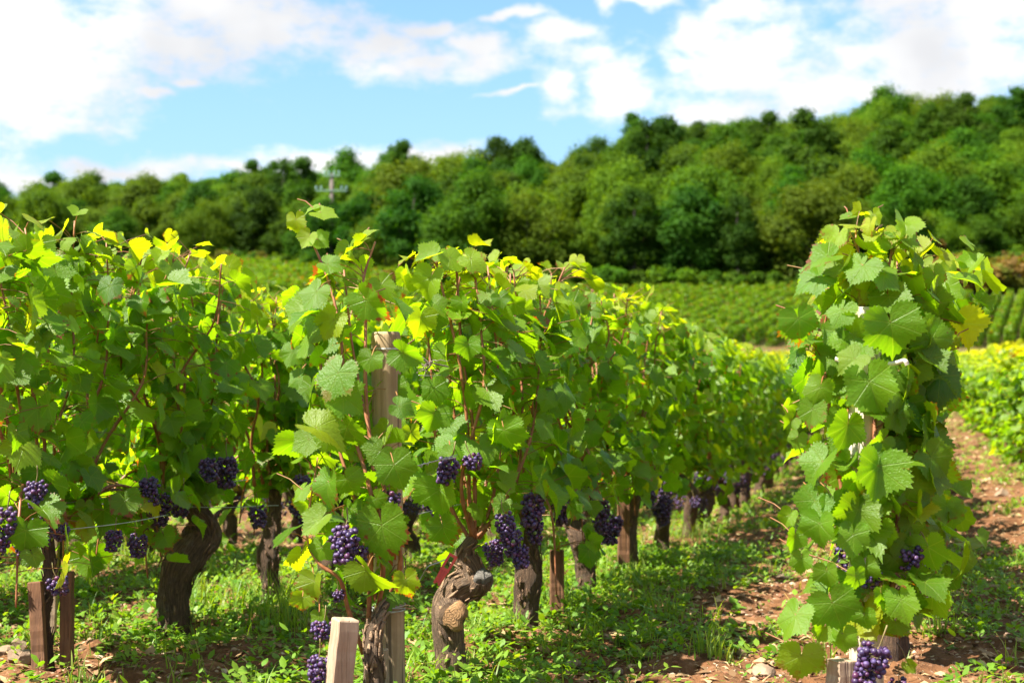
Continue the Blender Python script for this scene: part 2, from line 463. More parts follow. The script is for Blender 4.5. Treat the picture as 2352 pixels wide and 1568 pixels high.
# ------------------------------------------------------------------ terrain
SKY_X = [-1500, -400, 0, 100, 180, 250, 340, 420, 500, 600, 740, 920, 1000, 1060, 1130, 1200, 1280, 1340, 1420, 1500, 1580, 1700, 1800, 1940, 2000, 2070, 2150, 2280, 2352, 2800, 4000]
SKY_Y = [500, 490, 478, 462, 452, 430, 420, 416, 412, 404, 388, 380, 372, 352, 340, 340, 380, 350, 346, 294, 284, 282, 280, 252, 242, 222, 222, 206, 222, 214, 260]
def fr(X, Y):
    X, Y = np.asarray(X, float), np.asarray(Y, float)
    d = -X * math.sin(YAW) + Y * math.cos(YAW)
    s = X * math.cos(YAW) + Y * math.sin(YAW)
    return d, s
def from_fr(d, s):
    return -d * math.sin(YAW) + s * math.cos(YAW), d * math.cos(YAW) + s * math.sin(YAW)
def edge_depth(px):
    return np.interp(px, [300, 640, 760, 960, 1100, 2060, 2130, 2352, 3000], [184, 178, 160, 138, 127, 124, 140, 146, 146])
def ridge_depth(px):
    return np.interp(px, [-400, 600, 1100, 1500, 2352], [330, 300, 235, 245, 262])
def terrain(X, Y):
    X, Y = np.asarray(X, float), np.asarray(Y, float)
    d, s = fr(X, Y)
    px = 1176 + FPX * s / np.maximum(d, 3.0)
    px = np.clip(px, -1500, 4000)
    near = np.interp(Y, [-10, 4.5, 8, 12, 16, 21, 30, 50, 75], [0, 0, -.08, -.18, -.14, -.02, .30, .80, 1.35])
    near = near + 0.12 * np.clip(X + 1.17, -1.5, 2.4) * smoothstep(5, 12, Y) * (1 - smoothstep(22, 45, Y))
    E = edge_depth(px); RD = ridge_depth(px)
    hE = 8.35 + 0.125 * (E - 120)
    far = np.interp(d, [40, 60, 75, 77, 78.2, 84, 85.5], [0.55, 1.05, 1.40, 1.75, 2.55, 2.70, 2.85])
    slope = 2.85 + (d - 85.5) / np.maximum(E - 85.5, 1) * (hE - 2.85)
    ysk = np.interp(px, SKY_X, SKY_Y)
    H = 0.8 + (880 - ysk) / FPX * RD - 7.6
    t = np.clip((d - E) / (RD - E), 0, 1)
    hill = hE + (H - hE) * (0.85 * t + 0.15 * t * t)
    far = np.where(d > 85.5, np.where(d > E, hill, slope), far)
    far = np.where(d > RD, H - (d - RD) * 0.06, far)
    w = smoothstep(30, 60, d)
    return near * (1 - w) + far * w

def soil_material():
    m, gg = mat("red_soil")
    geo = gg.node('ShaderNodeNewGeometry')
    p = geo.outputs['Position']
    n1 = gg.noise(p, 7, 6, 0.65); n2 = gg.noise(p, 34, 5, 0.65); n3 = gg.noise(p, 1.1, 4, 0.6)
    vor = gg.node('ShaderNodeTexVoronoi', {'Vector': p, 'Scale': 42.0}, feature='F1')
    c = gg.mix(gg.rng(n1, 0.3, 0.7), (0.085, 0.035, 0.013), (0.18, 0.082, 0.034))
    c = gg.mix(gg.rng(n2, 0.52, 0.72, 0, 0.7), c, (0.33, 0.18, 0.10))
    peb = gg.m('MULTIPLY', gg.rng(vor.outputs['Distance'], 0.30, 0.22), gg.rng(gg.node('ShaderNodeSeparateColor', {0: vor.outputs['Color']}).outputs[0], 0.72, 0.76))
    c = gg.mix(peb, c, (0.42, 0.30, 0.20))
    sp = gg.node('ShaderNodeSeparateXYZ', {0: p})
    dist = gg.vm('LENGTH', p, out=1)
    # moss and low sprouts give the farther lanes and the open slopes a green cast
    gr = gg.m('MULTIPLY', gg.rng(n3, 0.36, 0.62), gg.rng(dist, 10, 34, 0.0, 0.75))
    gr = gg.m('MAXIMUM', gr, gg.m('MULTIPLY', gg.rng(dist, 86, 90), 0.5))
    gr = gg.m('MAXIMUM', gr, gg.m('MULTIPLY', gg.rng(dist, 121, 130), 0.95))
    c = gg.mix(gr, c, gg.mix(n1, (0.04, 0.075, 0.010), (0.075, 0.105, 0.018)))
    h = gg.m('ADD', gg.m('MULTIPLY', n1, 1.0), gg.m('ADD', gg.m('MULTIPLY', n2, 0.6), gg.m('MULTIPLY', peb, 0.5)))
    pb = gg.node('ShaderNodeBsdfPrincipled', {'Base Color': c, 'Roughness': 0.95, 'Specular IOR Level': 0.2, 'Normal': bump(gg, h, 0.9, 0.03)})
    finish(gg, pb.outputs[0])
    return m
M_SOIL = soil_material()

def fbm(x, y, seed=0, octaves=4):
    """cheap value noise on arrays"""
    out = np.zeros_like(x, float); amp = 1.0; tot = 0
    for o in range(octaves):
        xi, yi = np.floor(x).astype(np.int64), np.floor(y).astype(np.int64)
        fx, fy = x - xi, y - yi
        fx, fy = fx * fx * (3 - 2 * fx), fy * fy * (3 - 2 * fy)
        def hsh(a, b):
            h = (a * 374761393 + b * 668265263 + (seed + o * 7) * 974711) & 0x7fffffff
            h = ((h ^ (h >> 13)) * 1274126177) & 0x7fffffff
            return ((h ^ (h >> 16)) & 0xffff) / 65535.0
        v = (hsh(xi, yi) * (1 - fx) + hsh(xi + 1, yi) * fx) * (1 - fy) + (hsh(xi, yi + 1) * (1 - fx) + hsh(xi + 1, yi + 1) * fx) * fy
        out += v * amp; tot += amp; amp *= 0.5
        x, y = x * 2.03 + 11.3, y * 2.03 + 5.7
    return out / tot

def clods(X, Y):
    r = np.hypot(X, Y)
    f = (fbm(X * 9, Y * 9, 3, 4) - 0.5) * 0.085 * (1 - smoothstep(9, 20, r))
    return f + (fbm(X * 1.2, Y * 1.2, 5, 3) - 0.5) * 0.07 * (1 - smoothstep(40, 60, r))
def ground_z(X, Y):
    return terrain(X, Y) + clods(np.asarray(X, float), np.asarray(Y, float))

def make_ground():
    az = np.concatenate([np.arange(-180, -42, 4.0), np.arange(-42, 12, 0.22), np.arange(12, 180, 4.0)])
    rr = np.concatenate([[0.02], np.arange(0.4, 2.8, 0.2), np.arange(2.8, 9, 0.03), np.geomspace(9, 74, 150), np.arange(74.5, 90, 0.5), np.geomspace(90, 420, 90), np.geomspace(440, 3000, 12)])
    A, Rr = np.meshgrid(np.radians(az), rr)
    X, Y = Rr * np.sin(A), Rr * np.cos(A)
    Z = ground_z(X, Y)
    nr, na = A.shape
    V = np.stack([X, Y, Z], -1).reshape(-1, 3)
    i = np.arange(nr - 1)[:, None] * na; j = np.arange(na)[None, :]; j2 = (j + 1) % na
    q = np.stack([i + j, i + na + j, i + na + j2, i + j2], -1).reshape(-1, 4)
    q = q[:, ::-1]
    mb = MB(); mb.add(V, [q])
    tag(mb.build("ground", M_SOIL), kind='structure')
make_ground()

def make_track():
    s = np.linspace(-75, 75, 120)
    rows = []
    for d in (79.0, 80.5, 82.0, 83.4):
        X, Y = from_fr(np.full_like(s, d), s)
        rows.append(np.stack([X, Y, terrain(X, Y) + 0.03], -1))
    V = np.concatenate(rows); n = len(s)
    q = np.concatenate([np.stack([k * n + np.arange(n - 1), k * n + np.arange(1, n), (k + 1) * n + np.arange(1, n), (k + 1) * n + np.arange(n - 1)], -1) for k in range(3)])
    mb = MB(); mb.add(V, [q])
    tag(mb.build("road", M_ROAD), kind='structure')
make_track()

# ------------------------------------------------------------------ vine leaves
def leaf_template(nout, rings, teeth=True):
    th = np.linspace(-176, 176, nout)
    a = np.abs(th)
    r = np.interp(a, [0, 10, 20, 33, 48, 60, 72, 92, 110, 125, 150, 166, 176], [1.06, .95, .88, .79, .89, .98, .88, .75, .83, .81, .68, .50, .13])
    if teeth:
        r = r * (1 + np.where(np.arange(nout) % 2 == 0, 0.05 + 0.03 * (np.arange(nout) % 4 == 0), -0.045) * (a < 168))
    thr = np.radians(th)
    X, Y = r * np.sin(thr), r * np.cos(thr)
    xs, ys = [0.0], [0.0]
    for k in rings:
        xs += list(X * k); ys += list(Y * k)
    n = nout
    tris = np.stack([np.zeros(n - 1, int), 1 + np.arange(1, n), 1 + np.arange(n - 1)], -1)
    quads = [np.stack([1 + k * n + np.arange(n - 1), 1 + k * n + np.arange(1, n), 1 + (k + 1) * n + np.arange(1, n), 1 + (k + 1) * n + np.arange(n - 1)], -1) for k in range(len(rings) - 1)]
    quads = np.concatenate(quads) if quads else np.zeros((0, 4), int)
    return np.array(xs), np.array(ys), tris, quads
T_HI = leaf_template(73, (0.36, 0.7, 1.0))
T_MID = leaf_template(27, (0.6, 1.0))
T_LO = leaf_template(11, (1.0,), False)

def add_leaves(mb, T, P, tip, nr, size, tint, fold=None, droop=None, mati=0):
    """P junction points, tip directions, normals (N,3); size (N,); tint (N,3)"""
    xs, ys, tris, quads = T
    N, K = len(P), len(xs)
    if N == 0: return
    t = nrm(tip); n = nrm(nr - np.sum(nr * t, 1, keepdims=True) * t); b = np.cross(t, n)
    fold = rng.uniform(-0.3, 0.85, N) if fold is None else fold
    droop = rng.uniform(-0.2, 0.6, N) if droop is None else droop
    rip = rng.uniform(0.03, 0.13, N); ph = rng.uniform(0, 6.3, N); kf = rng.integers(2, 5, N)
    th = np.arctan2(xs, ys); r2 = xs * xs + ys * ys
    sk = rng.normal(0, 0.12, N)
    z = fold[:, None] * np.abs(xs)[None] ** 1.3 - droop[:, None] * (ys * np.abs(ys) + 0.35 * r2)[None] * 0.8
    z += rip[:, None] * r2[None] * np.sin(kf[:, None] * th[None] + ph[:, None]) + 0.012 * r2[None] * np.sin(13 * th[None] + ph[:, None] * 2) + sk[:, None] * (xs * ys)[None]
    asp = rng.uniform(0.9, 1.12, N)
    V = P[:, None, :] + size[:, None, None] * ((asp[:, None] * xs[None])[..., None] * b[:, None, :] + (ys[None] / asp[:, None])[..., None] * t[:, None, :] + z[..., None] * n[:, None, :])
    off = (np.arange(N) * K)[:, None, None]
    F = [(tris[None] + off).reshape(-1, 3)]
    if len(quads): F.append((quads[None] + off).reshape(-1, 4))
    uv = np.tile(np.stack([xs, ys], -1), (N, 1))
    c = np.ones((N, K, 4)); c[..., :3] = tint[:, None, :]
    mb.add(V.reshape(-1, 3), F, uv, c.reshape(-1, 4), mati)

def petioles(mb, A, B, rad=0.0013, mati=1):
    N = len(A)
    if N == 0: return
    d = nrm(B - A); ref = np.tile([0.2, 0.3, 0.93], (N, 1)); ref[np.abs(d[:, 2]) > 0.9] = [1, 0, 0]
    u = nrm(np.cross(d, ref)); v = np.cross(d, u)
    M = (A + B) / 2 + np.array([0, 0, 0.006])
    ring = [math.cos(a) * u + math.sin(a) * v for a in (0, 2.094, 4.189)]
    V = np.stack([A + rad * 1.2 * q for q in ring] + [M + rad * q for q in ring] + [B + rad * q for q in ring], 1)
    q = np.array([[k * 3 + j, k * 3 + (j + 1) % 3, k * 3 + 3 + (j + 1) % 3, k * 3 + 3 + j] for k in range(2) for j in range(3)])
    F = (q[None] + (np.arange(N) * 9)[:, None, None]).reshape(-1, 4)
    mb.add(V.reshape(-1, 3), [F], None, None, mati)

def leaf_tints(N, z, top=1.18, base_yel=0.05, r=rng):
    yel = np.clip(base_yel + r.exponential(0.06, N) + smoothstep(top - 0.24, top - 0.03, z) * r.uniform(0.08, 0.85, N), 0, 1)
    yel = np.where(r.random(N) < 0.025, r.uniform(0.5, 0.95, N), yel)
    return np.stack([yel, np.clip(r.normal(0.42, 0.26, N), 0, 1), r.random(N) ** 1.6], -1)

# ------------------------------------------------------------------ canes and foliage of one vine
def make_canes(head, n, spread, top, bot_scatter=0.03, lean=0.03, r=rng, droop=6):
    canes = []
    for k in range(n):
        t = (k + 0.5) / n * 2 - 1 if n > 1 else 0
        y1 = t * spread + r.normal(0, 0.04)
        h = top * r.uniform(0.86, 0.955)
        x1 = r.normal(0, 0.08)
        p0 = head + np.array([r.normal(0, bot_scatter), t * min(0.16, spread * 0.45) + r.normal(0, 0.015), r.uniform(-0.02, 0.03)])
        pts = [p0]
        for f in (0.25, 0.5, 0.75, 1.0):
            pts.append(np.array([head[0] * (1 - f) + x1 * f + r.normal(0, 0.022), p0[1] + (y1 - p0[1]) * min(1, f * 1.5) + r.normal(0, 0.018), p0[2] + (h - p0[2]) * f]))
        canes.append(spline(pts, 26))
    for k in range(droop):                                  # short shoots that arch out and hang into the fruit zone
        sx, sy = r.choice([-1, 1]) * r.uniform(.07, .16), r.uniform(-1, 1) * spread * .95
        zz = head[2] + r.uniform(.03, .12)
        canes.append(spline([head + np.array([0, sy * .2, -.01]), np.array([sx * .5, sy * .6, zz]), np.array([sx, sy * .9, zz - r.uniform(.03, .1)]), np.array([sx * 1.15, sy, zz - r.uniform(.16, .30)])], 26))
    return canes

def foliage(canes, T, sizes=(0.062, 0.095), per=2.2, side_bias=1.0, zmin=0.38, top=1.18, reach=(0.02, 0.135), petiole=True, extra=None, radial=False, r=rng, bias=None, yel=0.05):
    """leaves along the canes, on petioles, hanging outwards"""
    mb = MB()
    A, P, TI, NR, S = [], [], [], [], []
    for c in canes:
        L = np.sum(np.linalg.norm(np.diff(c, axis=0), axis=1))
        m = int(L / 0.062 * per)
        u = np.sort(r.random(m) ** 0.70) * (len(c) - 1.001)
        i = u.astype(int); f = (u - i)[:, None]
        p = c[i] * (1 - f) + c[i + 1] * f
        keep = (p[:, 2] > zmin) | (r.random(m) < 0.45)
        p = p[keep]; m = len(p)
        if radial:
            a = r.uniform(0, 2 * math.pi, m)
            o = np.stack([np.cos(a), np.sin(a), np.zeros(m)], -1)
        else:
            sgn = np.where(r.random(m) < 0.5, -1, 1)
            o = np.stack([sgn * side_bias, r.normal(0, 0.75, m), np.zeros(m)], -1)
        if bias is not None: o = o + np.array(bias)
        o = nrm(o)
        hi = smoothstep(top - 0.24, top - 0.05, p[:, 2])[:, None]
        d = r.uniform(reach[0], reach[1], m)[:, None] * (1 - 0.35 * hi)
        q = p + o * d + np.array([0, 0, 1]) * (r.uniform(-0.03, 0.05, m)[:, None] + hi * r.uniform(0, 0.03, m)[:, None])
        q[:, 2] = np.minimum(q[:, 2], top - 0.035 + r.normal(0, .014, m))        # the rows are trimmed level
        upw = r.uniform(0.25, 1.1, m)[:, None] + hi * 0.9
        n = nrm(o * 0.8 + np.array([0, 0, 1]) * upw + r.normal(0, 0.38, (m, 3)))
        t = o * r.uniform(0.1, 0.9, m)[:, None] + np.array([0, 0, -1]) * (r.uniform(0.35, 1.0, m)[:, None] * (1 - 0.75 * hi)) + r.normal(0, 0.38, (m, 3))
        A.append(p); P.append(q); TI.append(t); NR.append(n)
        S.append(r.uniform(sizes[0], sizes[1], m) * (1 - 0.35 * hi[:, 0]) * np.where(r.random(m) < 0.15, 0.62, 1))
    A, P, TI, NR, S = map(np.concatenate, (A, P, TI, NR, S))
    tint = leaf_tints(len(P), P[:, 2], top, yel, r=r)
    add_leaves(mb, T, P, TI, NR, S, tint)
    if petiole: petioles(mb, A, P)
    if extra is not None: extra(mb)
    return mb

def cane_mesh(c, r0=0.0052, r1=0.0022, ns=6):
    mb = MB()
    n = len(c)
    rad = np.linspace(r0, r1, n) * (1 + 0.22 * (np.arange(n) % 4 == 0))
    tube(mb, c, rad, ns)
    return mb

# ------------------------------------------------------------------ trunks
def gnarl(mb, path, n=70, ns=36, amp=0.16, seed=0.0, mat=0):
    """old vine wood: a thick tapering stem with fluted, flaking bark"""
    S = spline(path, n)
    P, rad = S[:, :3], S[:, 3]
    T = nrm(np.gradient(P, axis=0))
    a = nrm(np.cross(T[0], [0.3, 1, 0.1])); A = []
    for i in range(n):
        a = nrm(a - (a @ T[i]) * T[i]); A.append(a)
    A = np.array(A); B = np.cross(T, A)
    L = np.concatenate([[0], np.cumsum(np.linalg.norm(np.diff(P, axis=0), axis=1))])
    V = np.zeros((n, ns, 3)); uv = np.zeros((n, ns, 2))
    for i in range(n):
        tw = L[i] * 1.6
        for j in range(ns):
            th = 2 * math.pi * j / ns
            q = (math.cos(th + tw) * 1.9 + seed, math.sin(th + tw) * 1.9, L[i] * 4.5)
            k1 = mnoise.noise(Vector(q))
            k2 = 1 - abs(mnoise.noise(Vector((q[0] * 2.7, q[1] * 2.7, L[i] * 9 + seed)))) * 2
            k3 = mnoise.noise(Vector((q[0] * 5.5, q[1] * 5.5, L[i] * 60)))
            k4 = mnoise.noise(Vector((math.cos(th) * 1.2 + seed, math.sin(th) * 1.2, L[i] * 16)))
            rr = rad[i] * 0.9 * (1 + amp * (k1 * 0.9 + k2 * 0.55 + k3 * 0.35 + k4 * 0.8))
            V[i, j] = P[i] + rr * (math.cos(th) * A[i] + math.sin(th) * B[i])
            uv[i, j] = (j / ns, L[i])
    i = np.arange(n - 1)[:, None] * ns; j = np.arange(ns)[None, :]; j2 = (j + 1) % ns
    q = np.stack([i + j, i + j2, i + ns + j2, i + ns + j], -1).reshape(-1, 4)
    V = np.vstack([V.reshape(-1, 3), P[:1], P[-1:]]); uv = np.vstack([uv.reshape(-1, 2), [[.5, 0]], [[.5, L[-1]]]])
    k = n * ns; jj = np.arange(ns)
    mb.add(V, [q, np.stack([np.full(ns, k), (jj + 1) % ns, jj], -1), np.stack([np.full(ns, k + 1), (n - 1) * ns + jj, (n - 1) * ns + (jj + 1) % ns], -1)], uv, None, mat)

def flakes(mb, path, count, seed, mati=0, size=0.02):
    """loose strips of bark standing off the stem"""
    r = np.random.default_rng(seed)
    S = spline(path, 80)
    for _ in range(count):
        k = r.integers(3, 76); P, rad = S[k, :3], S[k, 3]
        T = nrm(S[k + 1, :3] - S[k - 1, :3]); a = nrm(np.cross(T, r.normal(0, 1, 3))); b = np.cross(T, a)
        l, w = size * r.uniform(0.6, 1.7), size * r.uniform(0.15, 0.32)
        c = P + a * rad * r.uniform(0.98, 1.12)
        li = r.uniform(0.0, 0.5)
        Td = nrm(T + b * r.normal(0, 0.3))
        V = [c - Td * l - b * w, c - Td * l + b * w, c + b * w * 1.1 + a * l * 0.1, c - b * w * 1.1 + a * l * 0.1, c + Td * l + b * w * 0.5 + a * l * li, c + Td * l - b * w * 0.5 + a * l * li]
        V = np.array(V); V2 = V - a * 0.003
        mb.add(np.vstack([V, V2]), [np.array([[0, 1, 2, 3], [3, 2, 4, 5], [7, 6, 9, 8], [8, 9, 11, 10], [0, 3, 9, 6], [3, 5, 11, 9], [1, 7, 8, 2], [2, 8, 10, 4], [4, 10, 11, 5], [0, 6, 7, 1]])], None, None, mati)

def random_trunk(seed, h=0.35, r0=0.041):
    r = np.random.default_rng(seed)
    x = lambda s: r.normal(0, s)
    path = [(0, 0, -0.06, r0 * 1.25), (x(.01), x(.015), h * 0.25, r0), (x(.025), x(.03), h * 0.5, r0 * 0.95), (x(.03), x(.045), h * 0.75, r0 * 1.05), (x(.03), x(.06), h * 0.93, r0 * 1.0), (x(.02), x(.03), h * 1.05, r0 * 0.45)]
    return np.array(path)

# ------------------------------------------------------------------ grapes
_ico = {}
def ico(sub):
    if sub not in _ico:
        import bmesh
        bm = bmesh.new(); bmesh.ops.create_icosphere(bm, subdivisions=sub, radius=1.0)
        _ico[sub] = (np.array([v.co[:] for v in bm.verts]), np.array([[v.index for v in f.verts] for f in bm.faces]))
        bm.free()
    return _ico[sub]

def bunch_mesh(seed, n=58, length=0.12, width=0.032, br=0.0075, sub=2, red=0.15, green=0.0):
    """berries packed round a tapering stalk, hanging from the origin"""
    r = np.random.default_rng(seed)
    C = []
    tries = 0
    while len(C) < n and tries < 9000:
        tries += 1
        s = r.random() ** 0.85
        w = width * (0.55 + 0.65 * math.sin(min(1, s * 2.2 + 0.35) * 1.57)) * (1 - 0.62 * max(0, s - 0.35))
        a = r.uniform(0, 6.283); rad = w * math.sqrt(r.uniform(0.1, 1))
        p = np.array([rad * math.cos(a), rad * math.sin(a), -0.022 - s * length])
        if C and np.min(np.linalg.norm(np.array(C) - p, axis=1)) < br * 1.38: continue
        C.append(p)
    V0, F0 = ico(sub)
    C = np.array(C); N = len(C)
    rad = br * r.uniform(0.72, 1.18, N)
    V = C[:, None, :] + rad[:, None, None] * V0[None]
    F = (F0[None] + (np.arange(N) * len(V0))[:, None, None]).reshape(-1, 3)
    col = np.ones((N, len(V0), 4))
    col[..., 0] = np.clip(r.beta(1.1, 3.0, N) + np.where(r.random(N) < red, r.uniform(0.3, 0.8, N), 0), 0, 1)[:, None]
    col[..., 1] = r.uniform(0.2, 1, N)[:, None]; col[..., 2] = np.where(r.random(N) < green, 1.0, r.uniform(0, 0.9, N))[:, None]
    mb = MB(); mb.add(V.reshape(-1, 3), [F], None, col.reshape(-1, 4))
    me = mb.mesh("grape_bunch", M_GRAPE)
    sb = MB()
    tube(sb, spline([(0, 0, 0.03), (0.004, 0, 0.0), (0, 0.003, -0.03), (0, 0, -0.02 - length * 0.9)], 10), np.linspace(0.0022, 0.0012, 10), 5)
    for k in range(0, N, 3):
        q = C[k]; tube(sb, [np.array([0, 0, q[2] + 0.006]), q], 0.0008, 4)
    return me, sb.mesh("stalk", M_STALK)
BUNCH = [bunch_mesh(i + 1, br=0.0073, n=(92, 70, 108, 50, 92)[i], length=(0.10, 0.08, 0.12, 0.06, 0.095)[i], width=(0.031, 0.030, 0.031, 0.03, 0.034)[i], red=(0.08, 0.2, 0.1, 0.3, 0.12)[i], green=(0, 0, 0.02, 0.05, 0)[i]) for i in range(5)]
BUNCH_LO = [bunch_mesh(20 + i, n=46, length=(0.11, 0.13, 0.09)[i], width=0.04, br=0.0085, sub=1, red=0.12) for i in range(3)]
def bunch(parent, p, k, lo=False, s=1.0, tilt=0.15, label=None):
    me, st = (BUNCH_LO if lo else BUNCH)[k % (3 if lo else 5)]
    o = link("grape_bunch", me, parent, p)
    o.rotation_euler = (random.gauss(0, tilt), random.gauss(0, tilt), random.uniform(0, 6.28)); o.scale = (s * .88, s * .88, s * .88)
    link("stalk", st, o)
    if label: o['label'] = label
    return o

# ------------------------------------------------------------------ the near vines
ROW_A, ROW_C, ROW_D, ROW_E = -2.24, -1.17, -0.06, 1.03
GRP_ROW = 'grapevines planted in rows'

def near_vine(X, Y, label, seed, head_h=0.44, ncane=9, spread=0.45, top=1.17, per=2.2, trunk_path=None, bunches=(), extra_trunk=None, sizes=(0.034, 0.066), reach=(0.02, 0.135), radial=False, zmin=0.37, cane_r=0.0062, bias=None, extra_leaf=None, bark=None, trunk_amp=0.16, T=T_HI, side=1.0, canes=None, petiole=True):
    r = np.random.default_rng(seed)
    z0 = float(terrain(X, Y))
    root = empty("grapevine", (X, Y, z0))
    tag(root, label, "grapevine", GRP_ROW)
    path = random_trunk(seed, head_h) if trunk_path is None else np.array(trunk_path, float)
    mb = MB(); gnarl(mb, path, seed=seed * 1.7, amp=trunk_amp)
    flakes(mb, path, 80, seed, size=0.013)
    tr = mb.build("trunk", bark or M_BARK, root)
    if extra_trunk: extra_trunk(tr)
    head = path[-1, :3]
    cs = make_canes(head, ncane, spread, top, r=r) if canes is None else canes
    for c in cs:
        cane_mesh(c, cane_r).build("cane", M_CANE, root)
    fm = foliage(cs, T, sizes=sizes, per=per, zmin=zmin, top=top, reach=reach, radial=radial, r=r, bias=bias, side_bias=side, extra=(lambda m: extra_leaf(m, np.array([X, Y, z0]))) if extra_leaf else None, petiole=petiole)
    fm.build("foliage", [M_LEAF, M_PETIOLE], root)
    for b in bunches:
        p = np.array(b[0]) - np.array([X, Y, z0])
        bunch(root, p, b[1], s=b[2] if len(b) > 2 else 1.0)
    return root

def hero_leaves(items, depth_default):
    """single leaves that stand out in front: (px, py, width px, tip angle in the view plane, forward tilt, depth, yellowness, redness)"""
    def f(mb, origin):
        P, TI, NR, S, C, A = [], [], [], [], [], []
        for it in items:
            px, py, w, ang, tilt = it[:5]
            dep = it[5] if len(it) > 5 and it[5] else depth_default
            yel = it[6] if len(it) > 6 else 0.08
            red = it[7] if len(it) > 7 else 0.2
            c = atd(px, py, dep)
            t = Rt * math.sin(R(ang)) - Up * math.cos(R(ang))          # 0 = hanging straight down, + = to the right
            size = w * random.uniform(.74, .92) * dep / FPX / 1.72
            n = nrm(-Fw * math.cos(R(tilt)) + np.array([0, 0, 1.0]) * math.sin(R(tilt + 6)) + Rt * random.gauss(-0.28, 0.42))
            t = nrm(t - Fw * 0.25 * math.sin(R(tilt)))
            yel *= .7
            P.append(c - t * size * 0.25 - origin); TI.append(t); NR.append(n); S.append(size); C.append((yel, random.uniform(0.35, 0.8), red))
            A.append(c - t * size * 0.25 + Fw * 0.08 + np.array([0, 0, 0.03]) + Rt * random.gauss(0, 0.03) - origin)
        P, TI, NR, S, C, A = map(np.array, (P, TI, NR, S, C, A))
        add_leaves(mb, T_HI, P, TI, NR, S, C, fold=rng.uniform(-.2, 0.8, len(P)), droop=rng.uniform(0.0, 0.7, len(P)))
        petioles(mb, A, P, 0.0016)
    return f

# ---- row A, leftmost
A1 = on_plane(110, 1550, ROW_A); A2 = on_plane(400, 1405, ROW_A); A3 = on_plane(620, 1368, ROW_A)
bA = lambda px, py, off=0.0: on_plane(px, py, ROW_A + 0.16 + off)
near_vine(ROW_A, A1[1], "leafy grapevine at the left picture edge between two short brown stakes", 31, head_h=0.42, ncane=10, spread=0.42, top=1.33, per=2.9,
          trunk_path=[(0, 0, -.06, .03), (-.01, -.01, .08, .026), (.0, -.03, .17, .022), (.01, -.01, .27, .018), (0, .0, .36, .015), (0, 0, .42, .012)],
          bunches=[(bA(18, 1150), 2, .95), (bA(95, 1175), 0, .8), (bA(50, 1205), 4, .8), (bA(85, 1090), 1, .9), (bA(125, 1310), 3, .9), (bA(130, 1195), 3, .8)], bark=M_BARK_DARK, sizes=(0.033, 0.064))
def a2cut(tr):
    pass
near_vine(ROW_A, A2[1], "grapevine with thick dark gnarled trunk bent to the right and grapes on it", 32, ncane=9, spread=0.34, top=1.31, per=2.9,
          trunk_path=[(0, 0, -.06, .056), (0, 0, .06, .050), (.0, .0, .14, .052), (.01, .01, .20, .060), (.03, .05, .255, .068), (.05, .09, .31, .062), (.05, .07, .37, .038), (0, .03, .43, .018)],
          bunches=[(bA(335, 1085), 0, .9), (bA(370, 1120), 2, .9), (bA(420, 1115), 4, .9), (bA(265, 1205), 1, .8), (bA(312, 1215), 4, .8)], bark=M_BARK_DARK, trunk_amp=0.24)
near_vine(ROW_A, A3[1], "grapevine with slim leaning trunk seen left of the tall end post", 33, ncane=9, spread=0.34, top=1.20, per=2.7,
          trunk_path=[(0, 0, -.06, .042), (0, 0, .08, .034), (.0, -.015, .16, .044), (.0, -.01, .22, .034), (.01, .01, .30, .026), (.01, .02, .38, .02), (0, .02, .44, .014)],
          bunches=[(bA(690, 1080), 0), (bA(668, 1135), 2, .95), (bA(590, 1150), 1), (bA(520, 1035), 0, 1.1), (bA(470, 1040), 1)], bark=M_BARK_DARK)

# ---- row C, the middle row that starts at the end post
C0Y = 3.24
dC = 3.36
heroC = hero_leaves([
    (880, 1225, 150, 10, 20, 3.22, .12, .95), (850, 1322, 120, 35, 25, 3.16, .35, .3), (750, 1120, 130, -20, 42, 3.22, .05, .9), (725, 1200, 110, -50, 15, 3.24, .30, .2), (800, 1110, 100, 25, 10, 3.26, .25, .2),
    (770, 870, 125, -25, 48, 3.24, .06, .66), (800, 920, 120, 60, 35, 3.26, .1, .2), (740, 985, 140, 80, 62, 3.22, .55, .2), (765, 1000, 100, 40, 25, 3.3, .3, .2),
    (850, 700, 125, 40, 28, 3.26, .05, .97), (760, 745, 105, -30, 10, 3.3, .62, .3), (720, 680, 95, -35, 25, 3.3, .2, .2), (760, 610, 80, 70, 55, 3.3, .1, .3), (935, 815, 100, 60, 10, 3.25, .05, .2), (925, 935, 70, 70, 25, 3.25, .05, .2),
    (910, 1080, 110, 20, 30, 3.2, .1, .3), (935, 1340, 80, 15, 5, 3.22, .6, .9), (720, 1345, 85, -10, 10, 3.2, .55, .8), (695, 1380, 75, 0, 5, 3.24, .5, .8), (790, 1290, 70, 0, 20, 3.24, .1, .2), (735, 1420, 60, 10, 10, 3.24, .3, .3),
    (700, 1015, 85, -60, 20, 3.3, .3, .2), (680, 870, 60, -60, 20, 3.36, .1, .3), (850, 830, 75, -15, 30, 3.26, .1, .2), (880, 660, 75, 30, 20, 3.4, .3, .2), (800, 580, 70, -10, 50, 3.4, .3, .3), (842, 540, 55, 150, 60, 3.4, .5, .2),
    (680, 512, 60, 5, 5, 3.4, .7, .3), (705, 550, 62, -30, 5, 3.4, .6, .3), (745, 490, 85, 80, 70, 3.4, .4, .2), (715, 480, 45, -70, 60, 3.42, .3, .2), (738, 555, 60, 60, 45, 3.4, .15, .2),
    (735, 1265, 75, -25, 10, 3.27, .15, .2), (810, 1180, 90, 0, 15, 3.28, .12, .2), (690, 1130, 70, -40, 20, 3.3, .2, .2), (870, 1150, 60, 45, 20, 3.25, .1, .8)], dC)
def rel(p, X, Y): return np.asarray(p) - np.array([X, Y, float(terrain(X, Y))])
